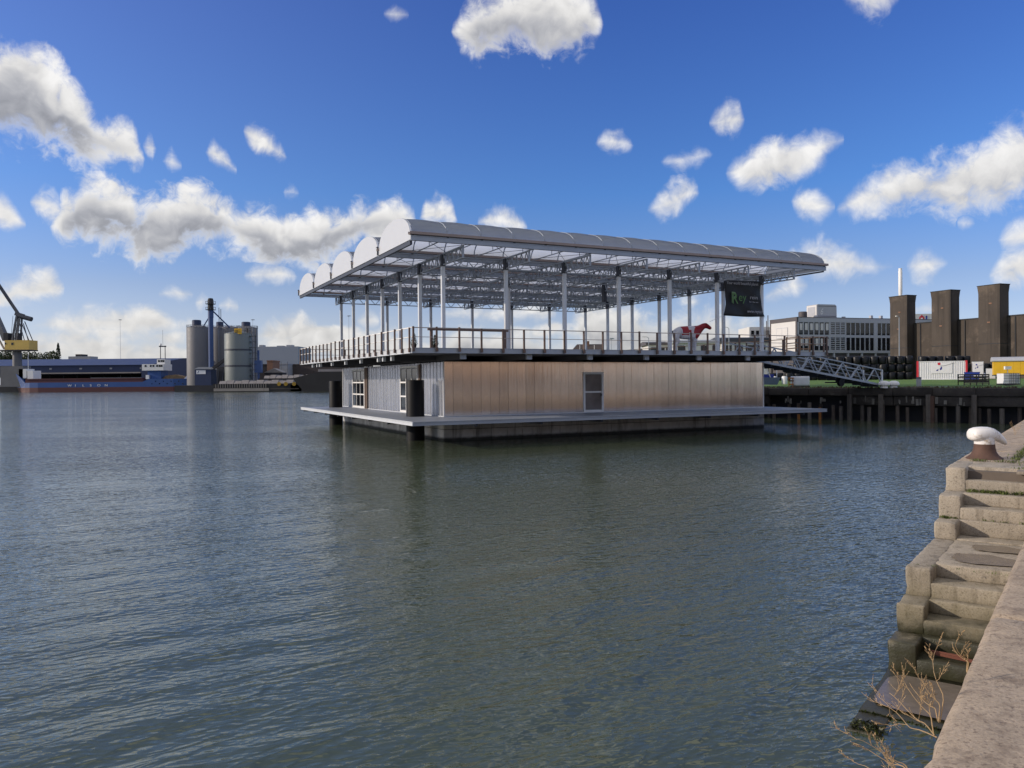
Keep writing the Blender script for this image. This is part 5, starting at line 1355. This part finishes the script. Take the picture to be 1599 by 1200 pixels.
# ------------------------------------------------------------------ the far dock: coaster, shed, silos, barges, crane, trees
def build_ship():
    x0 = at(3, 600, 350).x; Ls = at(306.5, 600, 350).x-x0
    S = empty('coaster_ship', (x0, 350, 0)); tag(S, 'blue and red coaster ship moored along the far dock', 'ship')
    N = 40; ring = []
    def top(s): return 8.4-.02*s if s < 4.5 else 8.3-(s-4.5)*.82 if s < 9.5 else 4.2 if s < 62.3 else 4.2+(s-62.3)*.42 if s < 65.3 else 5.45
    ss = [0, .6, 1.5, 3, 4.5, 6, 7.5, 9.5, 12, 16, 22, 30, 40, 50, 60, 62.3, 63.8, 65.3, 70, 76, 80, 83, 85, Ls]
    zs = (-1, 0, 2.0, None)
    vs, fs, mi = [], [], []
    for s in ss:
        for z in (-1.0, 0.0, 1.98, 2.0, top(s)):
            rake = max(0, (8.3-max(z, 0))/8.3)*4.2*max(0, 1-s/9.0)
            wd = 6.0*min(1, (max(.02, s)/14.0)**.6)*(1-.35*max(0, (s-78)/8.0)); 
            wd *= (1-.25*max(0, 1-s/12)*(1-max(z, 0)/8.3))
            vs.append((s+rake, 6-wd, z))
    W = 5
    for i in range(len(ss)-1):
        for k in range(W-1): fs.append((i*W+k, (i+1)*W+k, (i+1)*W+k+1, i*W+k+1)); mi.append(1 if k < 2 else 0)
    n = len(vs); vs2 = [(x, 12-y, z) for x, y, z in vs]; fs2 = [tuple(n+q for q in reversed(f)) for f in fs]
    deck = [(i*W+4, (i+1)*W+4, n+(i+1)*W+4, n+i*W+4) for i in range(len(ss)-1)]
    tr = [((len(ss)-1)*W+k, (len(ss)-1)*W+k+1, n+(len(ss)-1)*W+k+1, n+(len(ss)-1)*W+k) for k in range(W-1)]
    mb = MB(); mb.v = vs+vs2; mb.f = fs+fs2+deck+tr; mb.m = mi+mi+[0]*len(deck)+[1, 1, 0, 0]
    mb.build('hull', [M['ship_blue'], M['ship_red']], S)
    MB().box(9.8, 62, 1.2, 10.8, 4.1, 5.5).build('hatch_coaming', M['ship_red'], S)
    for i in range(9): MB().box(10+i*5.75, 10+i*5.75+5.6, 1.0, 11, 5.5, 5.95).build('hatch_cover', M['ship_red'], S)
    MB().box(5.8, 9.2, 3, 9, 6.2, 10.4).box(9.6, 12.2, 3, 9, 5, 9.6).build('forecastle_house', M['white_paint'], S)
    MB().tube((8.2, 6, 8), (8.2, 6, 17), .16, 6).build('foremast', M['white_paint'], S)
    # bridge on its trunk
    MB().box(63.5, 69.5, 2.5, 9.5, 5.4, 9.4).build('deckhouse', M['ship_blue'], S)
    MB().box(61.5, 71, 1.5, 10.5, 9.2, 12.0).build('bridge', M['white_paint'], S)
    wd = MB().box(0, .85, -.05, 0, 0, .95).mesh('window', M['glass'])
    for x in (62.9, 65.2, 66.4, 68.0, 69.1, 70.0): inst(wd, 'window', S, (x-.2, 1.5, 10.75))
    MB().box(67.5, 71, 3, 9, 12.0, 14.2).build('wheelhouse', M['white_paint'], S)
    for x in (68.0, 69.1, 70.0): inst(wd, 'window', S, (x, 3, 12.9))
    for x in (67.8, 69.9): MB().tube((x, 6, 14), (x, 6, 20.4), .17, 6).build('mast', M['galv_dark'], S)
    MB().box(67.2, 70.4, 5.8, 6.2, 19.8, 20.3).build('mast_yard', M['galv_dark'], S)
    MB().tube((68.9, 6, 20.3), (68.9, 6, 27.5), .05, 5).build('aerial', M['galv_dark'], S)
    MB().lathe([(.5, 0), (.55, .5), (.35, 1.0)], 10).build('radome', M['white_paint'], S, (67.9, 6, 20.4))
    MB().box(63.2, 64.6, 1.3, 2.5, 5.4, 7.2).build('locker', M['white_paint'], S)
    MB().prism([(79.5, 5.4), (84.0, 5.4), (82.2, 7.2), (81.2, 7.2)], (3, 8), 'y').build('lifeboat_cradle', M['white_plastic'], S)
    MB().prism([(69, 5.4), (79.5, 5.4), (78.5, 6.6), (75, 7.3), (71, 6.9)], (4, 8), 'y').build('cargo_heap', pm('brown_cargo', (.22, .15, .08), .9, 0, .3, .8), S)
    hd = MB().lathe([(.28, 0), (.28, .03)], 10).mesh('porthole', M['glass'])
    for i in range(9): inst(hd, 'porthole', S, (66.5+i*1.7, 0.02+.01, 4.4 if i % 2 else 3.3), (math.pi/2, 0, 0))
    for i, ch in enumerate('WILSON'):
        text(ch, 'lettering', S, (29.2+i*3.28, -.04, 2.35), (math.pi/2, 0, 0), 1.35, M['white_paint'], ext=.03, sx=1.35)
build_ship()
def build_shed():
    a, b = at(-70, 560, 400).x, at(292, 560, 400).x
    B = empty('long_shed', (a, 400, 0)); tag(B, 'long blue roofed dock shed behind the coaster ship', 'shed'); L = b-a
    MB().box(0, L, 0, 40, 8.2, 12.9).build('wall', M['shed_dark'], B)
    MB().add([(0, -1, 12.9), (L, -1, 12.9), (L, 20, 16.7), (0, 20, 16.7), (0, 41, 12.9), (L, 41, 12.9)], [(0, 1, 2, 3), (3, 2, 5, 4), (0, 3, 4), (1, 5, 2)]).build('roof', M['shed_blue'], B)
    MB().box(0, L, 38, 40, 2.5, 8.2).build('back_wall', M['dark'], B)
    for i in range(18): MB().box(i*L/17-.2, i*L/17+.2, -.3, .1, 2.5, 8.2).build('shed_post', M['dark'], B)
    MB().box(L*.34, L*.83, -7, -.1, 8.6, 9.2).build('canopy', M['strake'], B)
    MB().box(L*.6, L*.83, -3, -.4, 2.5, 6.6).build('stored_goods', M['grey'], B)
    for i in range(5): MB().box(L*(.28+i*.13), L*(.28+i*.13)+1.2, -.2, 0, 10.8, 11.6).build('shed_lamp', M['grey'], B)
    c, d = at(222, 560, 392).x, at(333, 560, 392).x
    D = empty('blue_shed', (c, 392, 0)); tag(D, 'dark blue shed with a plain end wall beside the silos', 'shed')
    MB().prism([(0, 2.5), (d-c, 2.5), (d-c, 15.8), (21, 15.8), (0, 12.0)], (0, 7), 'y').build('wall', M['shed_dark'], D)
    e = at(108, 560, 500); E_ = empty('roof_cabin', (e.x, 500, 0)); tag(E_, 'small dark block showing over the blue shed roof', 'building')
    MB().box(0, 14, 0, 9, 2.5, at(108, 557, 500).z).build('wall', M['grey'], E_); MB().box(4, 8, 1, 8, 2.5, at(118, 553.5, 500).z).build('stair_head', M['dark'], E_)
build_shed()
def build_silos():
    def silo(px, r, Y, ytop, mat, label, hop=None, bands=(), fl=2.5):
        p = at(px, 560, Y); zt = at(px, ytop, Y).z
        B = empty('silo', (p.x, Y, 0)); tag(B, label, 'silo', 'silos at the far dock')
        MB().lathe([(r, fl), (r, zt), (r*.96, zt+.35), (r*.3, zt+1.3)], 36).build('shell', M[mat], B, smooth=35)
        rl = MB()
        for k in range(24):
            a_ = 2*math.pi*k/24; rl.tube((r*math.cos(a_), r*math.sin(a_), zt), (r*math.cos(a_), r*math.sin(a_), zt+1.3), .05, 4)
        for z in (zt+.7, zt+1.3): rl.path([(r*math.cos(2*math.pi*k/24), r*math.sin(2*math.pi*k/24), z) for k in range(25)], .05, 4)
        rl.build('roof_railing', M['galv_dark'], B)
        if hop: MB().lathe([(hop[0]*1.1, zt+.2), (hop[0], zt+1), (hop[0], zt+hop[1]), (hop[0]*.8, zt+hop[1]+.2)], 20).build('roof_hopper', M['shed_dark'], B, (hop[2], 0, 0), smooth=40)
        for z in bands: MB().lathe([(r+.02, z-.35), (r+.12, z-.3), (r+.12, z+.3), (r+.02, z+.35)], 36).build('hoop_band', M['galv_dark'], B, smooth=35)
        return B, zt
    silo(311, 4.75, 345, 513, 'silo', 'pale grey silo at the blue shed end of the group', (1.9, 3.4, -.6))
    silo(345, 4.4, 362, 514, 'silo', 'shaded silo directly behind the blue elevator tube', (1.6, 3.0, .0))
    silo(360, 4.6, 349, 514, 'silo', 'pale grey silo between the blue tube and the green grey silo')
    silo(388, 4.4, 350, 514, 'silo', 'grey silo mostly hidden behind the green grey silo', (1.9, 2.9, -.6))
    B, zt = silo(373.5, 5.4, 325, 522.5, 'silo_green', 'big green grey silo with dark bands and a yellow sign on top', None, (at(373, 547, 325).z, at(373, 572, 325).z))
    a = at(366.5, 516, 319); sg = MB().box(0, 3.0, -.1, .1, 0, 2.3).build('yellow_sign', M['yellow'], B, (a.x-at(373.5, 560, 325).x, -5.0, zt-.2))
    for z in (.6, 1.1, 1.6): MB().box(.4, 2.6, -.13, -.1, z, z+.12).build('sign_line', M['dark'], sg)
    # caged ladder and pipes beside the big silo
    p = at(396, 560, 324); B = empty('ladder_tower', (p.x, 324, 0)); tag(B, 'dark ladder tower with platforms beside the big silo', 'ladder tower')
    z1 = at(396, 513, 324).z
    for x in (-1.6, -.2, 1.2): MB().tube((x, 0, 2.5), (x, 0, z1+(6 if x == .0 else 0)), .16, 6).build('upright', M['galv_dark'], B)
    for k in range(9): MB().box(-1.8, 1.6, -.7, .7, 4+k*2.3, 4.14+k*2.3).build('platform', M['galv_dark'], B)
    MB().tube((-2.3, .6, 2.5), (-2.3, .6, z1), .5, 8).build('riser_pipe', M['dark'], B); MB().tube((2.2, .3, 2.5), (2.2, .3, z1-9), .45, 8).build('blue_pipe', M['tower_blue'], B)
    MB().box(.8, 3.4, -.5, 2, 7.5, 12.5).build('blue_housing', M['tower_blue'], B)
    # bucket elevator
    p = at(331, 560, 340); B = empty('bucket_elevator', (p.x, 340, 0)); tag(B, 'tall blue elevator tube with two round platforms among the silos', 'elevator tower')
    zt = at(331, 466, 340).z
    MB().lathe([(1.05, 2.5), (1.05, zt-8.5), (1.15, zt-8.4), (1.15, zt-5)], 20).build('tube', M['tower_blue'], B, smooth=40)
    MB().lathe([(1.15, zt-5), (1.2, zt-.8), (.9, zt-.1), (.3, zt)], 20).build('head', M['dark'], B, smooth=40)
    for z in (zt-2.6, zt-5.1):
        pl = MB().lathe([(2.1, z), (2.1, z+.15)], 20).build('platform', M['dark'], B)
        rl = MB()
        for k in range(10): rl.tube((2.05*math.cos(k*.628), 2.05*math.sin(k*.628), z), (2.05*math.cos(k*.628), 2.05*math.sin(k*.628), z+1.2), .05, 4)
        rl.path([(2.05*math.cos(k*.314), 2.05*math.sin(k*.314), z+1.2) for k in range(21)], .05, 4); rl.build('handrail', M['galv_dark'], pl)
    q = at(361, 512, 345)-Vector((p.x, 340, 0)); MB().tube((.8, 0, zt-5.4), q, .30, 8).build('chute', M['tower_blue'], B)
    q = at(318, 513, 345)-Vector((p.x, 340, 0)); MB().tube((-.9, 0, zt-8.5), q, .26, 8).build('chute', M['tower_blue'], B)
    MB().tube((3.2, 1, zt-14), (3.2, 1, zt-4), .12, 6).tube((4.0, 1, zt-14), (4.0, 1, zt-4.6), .12, 6).build('vent_pipe', M['galv_dark'], B)
    q = at(343, 480, 345)
    # hut with sign
    a = at(305, 596, 322); B = empty('dock_hut', (a.x, 322, 0)); tag(B, 'dark blue dock hut with a white sign board', 'hut'); zt = at(318, 577, 322).z
    MB().box(0, 6.6, 0, 6, 2.5, zt).build('wall', M['shed_dark'], B); MB().prism([(-.3, zt), (6.9, zt), (5.0, zt+.9), (1.5, zt+.9)], (-.3, 6.3), 'y').build('roof', M['grey'], B)
    z0 = at(314, 584.5, 322).z; s_ = MB().box(.6, 4.4, -.06, -.01, z0, z0+1.55).build('sign_board', M['white_plastic'], B)
    MB().prism([(1.0, z0+.35), (1.5, z0+1.3), (1.75, z0+1.2), (1.3, z0+.35)], (-.09, -.065), 'y').build('sign_mark', M['tower_blue'], s_)
    # dark conveyor gear
    a = at(337, 600, 321); B = empty('loading_conveyor', (a.x, 323, 0)); tag(B, 'dark loading conveyor frame between the hut and the big silo', 'conveyor')
    MB().box(0, 4.0, 0, 2, 2.5, 10).build('housing', M['dark'], B); MB().beam((-2, 1, 9.5), (5, 1, 14.5), 1.0, 1.2).build('belt', M['dark'], B)
    for x in (0.3, 2.2, 3.9): MB().beam((x, -.5, 2.5), (x+.5, -.2, 9), .25).build('leg', M['galv_dark'], B)
build_silos()
def build_barges():
    def barge(px0, px1, Y, h, label, frames, yel=()):
        a, b = at(px0, 600, Y).x, at(px1, 600, Y).x; L = b-a
        B = empty('cargo_barge', (a, Y, 0)); tag(B, label, 'barge', 'barges at the far dock')
        MB().prism([(0.6, -1), (L-1.0, -1), (L, h), (L-6, h*.82), (0, h*.82)], (0, 9), 'y').build('hull', M['hull_dark'], B)
        MB().box(.3, L*.62, -.12, 0, .25, 1.35).build('rubbing_strake', M['strake'], B)
        MB().box(L*.63, L-1.6, -.08, 0, .9, 1.15).build('rubbing_strake', M['wood_pale'], B)
        for i in range(frames): MB().box(1+i*(L*.58)/frames, 1.22+i*(L*.58)/frames, -.14, -.02, 1.5, h*.78).build('frame', M['strake'], B)
        n = 10
        for i in range(n):
            x = 2+i*(L-6)/n; MB().prism([(.6, h*.82), (8.4, h*.82), (7.2, h*.82+1.1+.3*(i % 2)), (1.8, h*.82+1.1+.3*(i % 2))], (x, x+(L-6)/n-.15), 'x').build('hatch_cover', M['hatch'], B)
        for px in yel:
            x = at(px, 600, Y).x-a; MB().tube((x, -.35, h*.82-.2), (x, -.05, h*.82-.2), .75, 14).build('yellow_drum', M['yellow_dull'], B)
    barge(333, 474, 300, 3.7, 'dark barge with pale hatches and a white strake closest to the big silo', 22, (436.5, 447, 460))
    barge(404, 520, 316, 6.2, 'second dark barge with pale hatches moored behind the first', 0)
    a = at(468, 600, 284); B = empty('cargo_barge', (a.x, 286, 0)); tag(B, 'unlit black barge hull showing beside the farm walkway', 'barge', 'barges at the far dock')
    MB().prism([(-3, 4.9), (1, 0), (1.4, -1), (40, -1), (41, 7.2), (7, 7.2)], (0, 10), 'y').build('hull', M['hull_dark'], B)
    MB().box(6, 40, 1, 9, 7.2, 8.1).build('hatch_cover', M['hatch'], B)
    a, b = at(414, 580, 330), at(442, 580, 330); B = empty('store_tent', (a.x, 330, 0)); tag(B, 'pale roofed low store behind the barges', 'store')
    zt = at(428, 575.5, 330).z; w = b.x-a.x
    MB().box(0, w, 0, 6, 2.5, zt-1.8).build('wall', M['dark'], B); MB().prism([(-.3, zt-1.8), (w+.3, zt-1.8), (w/2, zt)], (-.3, 6.3), 'y').build('roof', M['strake'], B)
    # big plain warehouse and low dark roofs
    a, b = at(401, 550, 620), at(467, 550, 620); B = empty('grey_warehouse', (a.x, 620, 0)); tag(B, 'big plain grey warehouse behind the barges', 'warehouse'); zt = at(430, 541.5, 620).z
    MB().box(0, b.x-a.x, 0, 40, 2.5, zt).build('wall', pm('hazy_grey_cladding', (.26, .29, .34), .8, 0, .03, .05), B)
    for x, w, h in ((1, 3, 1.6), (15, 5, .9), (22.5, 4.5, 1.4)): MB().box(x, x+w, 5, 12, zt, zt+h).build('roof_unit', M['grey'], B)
    for px0, px1, py, Y, m_, lab in ((402, 420, 569, 410, 'dark', 'low dark shed under the big grey warehouse'), (418, 427, 563, 405, 'brick_red', 'brown brick stack house by the barges'), (425, 450, 568, 430, 'grey', 'low grey shed behind the pale roofed store'), (448, 560, 569, 440, 'roof_dark', 'long low brown shed reaching behind the farm')):
        a, b = at(px0, py, Y), at(px1, py, Y); B = empty('low_shed', (a.x, Y, 0)); tag(B, lab, 'shed')
        MB().box(0, b.x-a.x, 0, 12, 2.5, a.z-.6).build('wall', M[m_], B); MB().box(-.2, b.x-a.x+.2, -.2, 12.2, a.z-.6, a.z).build('roof', M[m_], B)
    for px in (440, 450): 
        p = at(px, 565, 400); o = MB().tube((0, 0, 0), (0, 0, p.z-2.5), .12, 6).build('mast', M['galv_dark'], None, (p.x, 400, 2.5)); tag(o, f'thin dark mast {"closer to" if px == 440 else "further from"} the silos over the low sheds', 'mast', 'thin masts')
build_barges()
def build_crane():
    Y = 356
    p0 = at(28, 590, Y); B = empty('harbour_crane', (p0.x, Y, 0)); tag(B, 'grey slewing harbour crane with a yellow machinery house', 'crane')
    def q(px, py, dy=0): v = at(px, py, Y); return Vector((v.x-p0.x, dy, v.z))
    r = lambda px: px/1234.9*Y
    MB().lathe([(r(6.5), 2.5), (r(6.5), q(28, 566).z), (r(6.0), q(28, 546).z)], 24).build('pedestal', M['crane_grey'], B, smooth=40)
    MB().box(q(13, 0).x, q(48, 0).x, -3, 3, 2.5, q(0, 569).z-1).build('base', M['crane_grey'], B)
    a, b = q(16, 547), q(54, 532)
    hs = MB().box(a.x, b.x, -3.2, 3.2, a.z, b.z).build('machinery_house', M['crane_yellow'], B)
    MB().box(q(31, 0).x, q(34.5, 0).x, -3.26, -3.2, q(0, 540).z, q(0, 536).z).build('window', M['glass'], hs)
    MB().box(q(21, 0).x, q(23, 0).x, -3.26, -3.2, q(0, 539).z, q(0, 536).z).build('window', M['glass'], hs)
    MB().box(a.x-2.5, b.x, -3.5, 3.5, a.z-.5, a.z).build('house_floor', M['dark'], B)
    for s in (-1.4, 1.4):
        MB().beam(q(24, 532, s), q(30.5, 494, s*.6), .75).build('frame_leg', M['crane_grey'], B)
        MB().beam(q(31, 532, s), q(35, 497, s*.6), .6).build('frame_leg', M['crane_grey'], B)
        MB().beam(q(38, 502, s), q(50, 532, s), .28).build('stay', M['galv_dark'], B); MB().beam(q(36, 505, s), q(43, 532, s), .25).build('stay', M['galv_dark'], B)
        MB().beam(q(26, 494, s), q(22, 530, s), .12).build('stay', M['galv_dark'], B)
        for py in (508, 516, 524): MB().beam(q(26.6, py, s), q(34, py, s), .22).build('rung', M['galv_dark'], B)
    MB().tube(q(30, 493), q(52, 499), r(3.6), 16).build('counterweight', M['galv_dark'], B)
    MB().beam(q(27, 490, 0), q(40, 494, 0), 1.3, 1.6).build('rocker', M['galv_dark'], B)
    MB().beam(q(31, 490), q(-16, 418), .9, 1.1).build('upper_arm', M['galv_dark'], B)
    MB().prism([(q(13, 0).x, q(0, 533).z), (q(21, 0).x, q(0, 533).z), (q(1, 0).x, q(0, 487).z), (q(-16, 0).x, q(0, 440).z), (q(-20, 0).x, q(0, 442).z), (q(-4, 0).x, q(0, 489).z)], (-1.3, 1.3), 'y').build('jib', M['crane_grey'], B)
    MB().beam(q(16, 545), q(8, 545), .6).beam(q(8, 545), q(-3, 524), .6).build('hook_arm', pm('faded_crane_steel', (.30, .26, .22), .7), B)
    MB().box(q(17, 0).x, q(24, 0).x, -2.4, 2.4, q(0, 532).z, q(0, 514).z-2).build('winch', M['dark'], B)
    MB().box(q(33, 0).x, q(38, 0).x, -1.5, 1.5, q(0, 532).z, q(0, 521).z).build('winch', M['dark'], B)
build_crane()
def build_trees():
    def tree(px, py, w, Y, label, cone=False):
        p = at(px, py, Y); h = p.z-2.5; R_ = w/1234.9*Y
        T = empty('pointed_tree' if cone else 'broadleaf_tree', (p.x, Y, 2.5)); tag(T, label, 'tree', None if cone else 'trees behind the blue shed')
        MB().tube((0, 0, 0), (0, 0, h*.6), R_*.10+.15, 7, .1).build('trunk', M['bark'], T)
        mb = MB()
        for i in range(1700):
            t = rng.random()
            if cone: rr = R_*(1-t)**.65*math.sqrt(rng.random())*(1 if t > .12 else t/.12*.8+.2); z = h*(.03+.97*t)
            else:
                a_, b_ = rng.uniform(0, 6.28), rng.uniform(-1, 1); k = rng.random()**.4; z = h*(.60+.40*k*b_); rr = R_*k*math.sqrt(max(0, 1-b_*b_))*(1+.35*noise3((math.cos(a_)*1.3+px, math.sin(a_)*1.3, b_*1.5), 1.3))
            an = rng.uniform(0, 6.28); c = Vector((rr*math.cos(an), rr*math.sin(an), z)); s = R_*(.13 if cone else .15)*rng.uniform(.6, 1.3)
            u = Vector((rng.gauss(0, 1), rng.gauss(0, 1), rng.gauss(0, 1))).normalized()*s; v = Vector((rng.gauss(0, 1), rng.gauss(0, 1), rng.gauss(0, 1))).normalized()*s
            mb.add([c-u, c+v*.6, c+u, c-v*.6], [(0, 1, 2, 3)])
        mb.build('crown', M['tree'] if not cone else M['conifer'], T)
    labs = ['tree at the edge of the view behind the crane', 'tree behind the crane jib', 'tree just behind the crane pedestal', 'low tree beside the crane pedestal', 'round tree midway between crane and pointed tree', 'low tree midway between crane and pointed tree', 'taller tree before the pointed tree', 'tree at the foot of the pointed tree', 'tree leaning against the pointed tree']
    for (px, py, w), lab in zip(((-4, 552, 10), (9, 549.5, 9), (20, 549, 9), (35, 554, 8), (44, 551, 8), (54, 552, 8), (64, 553.5, 7), (75, 553, 8), (84, 551, 9)), labs): tree(px, py-3.5, w*1.15, 470+3*px % 31, lab)
    tree(92.5, 536, 8.5, 480, 'tall pointed tree rising over the blue shed roof', True)
build_trees()
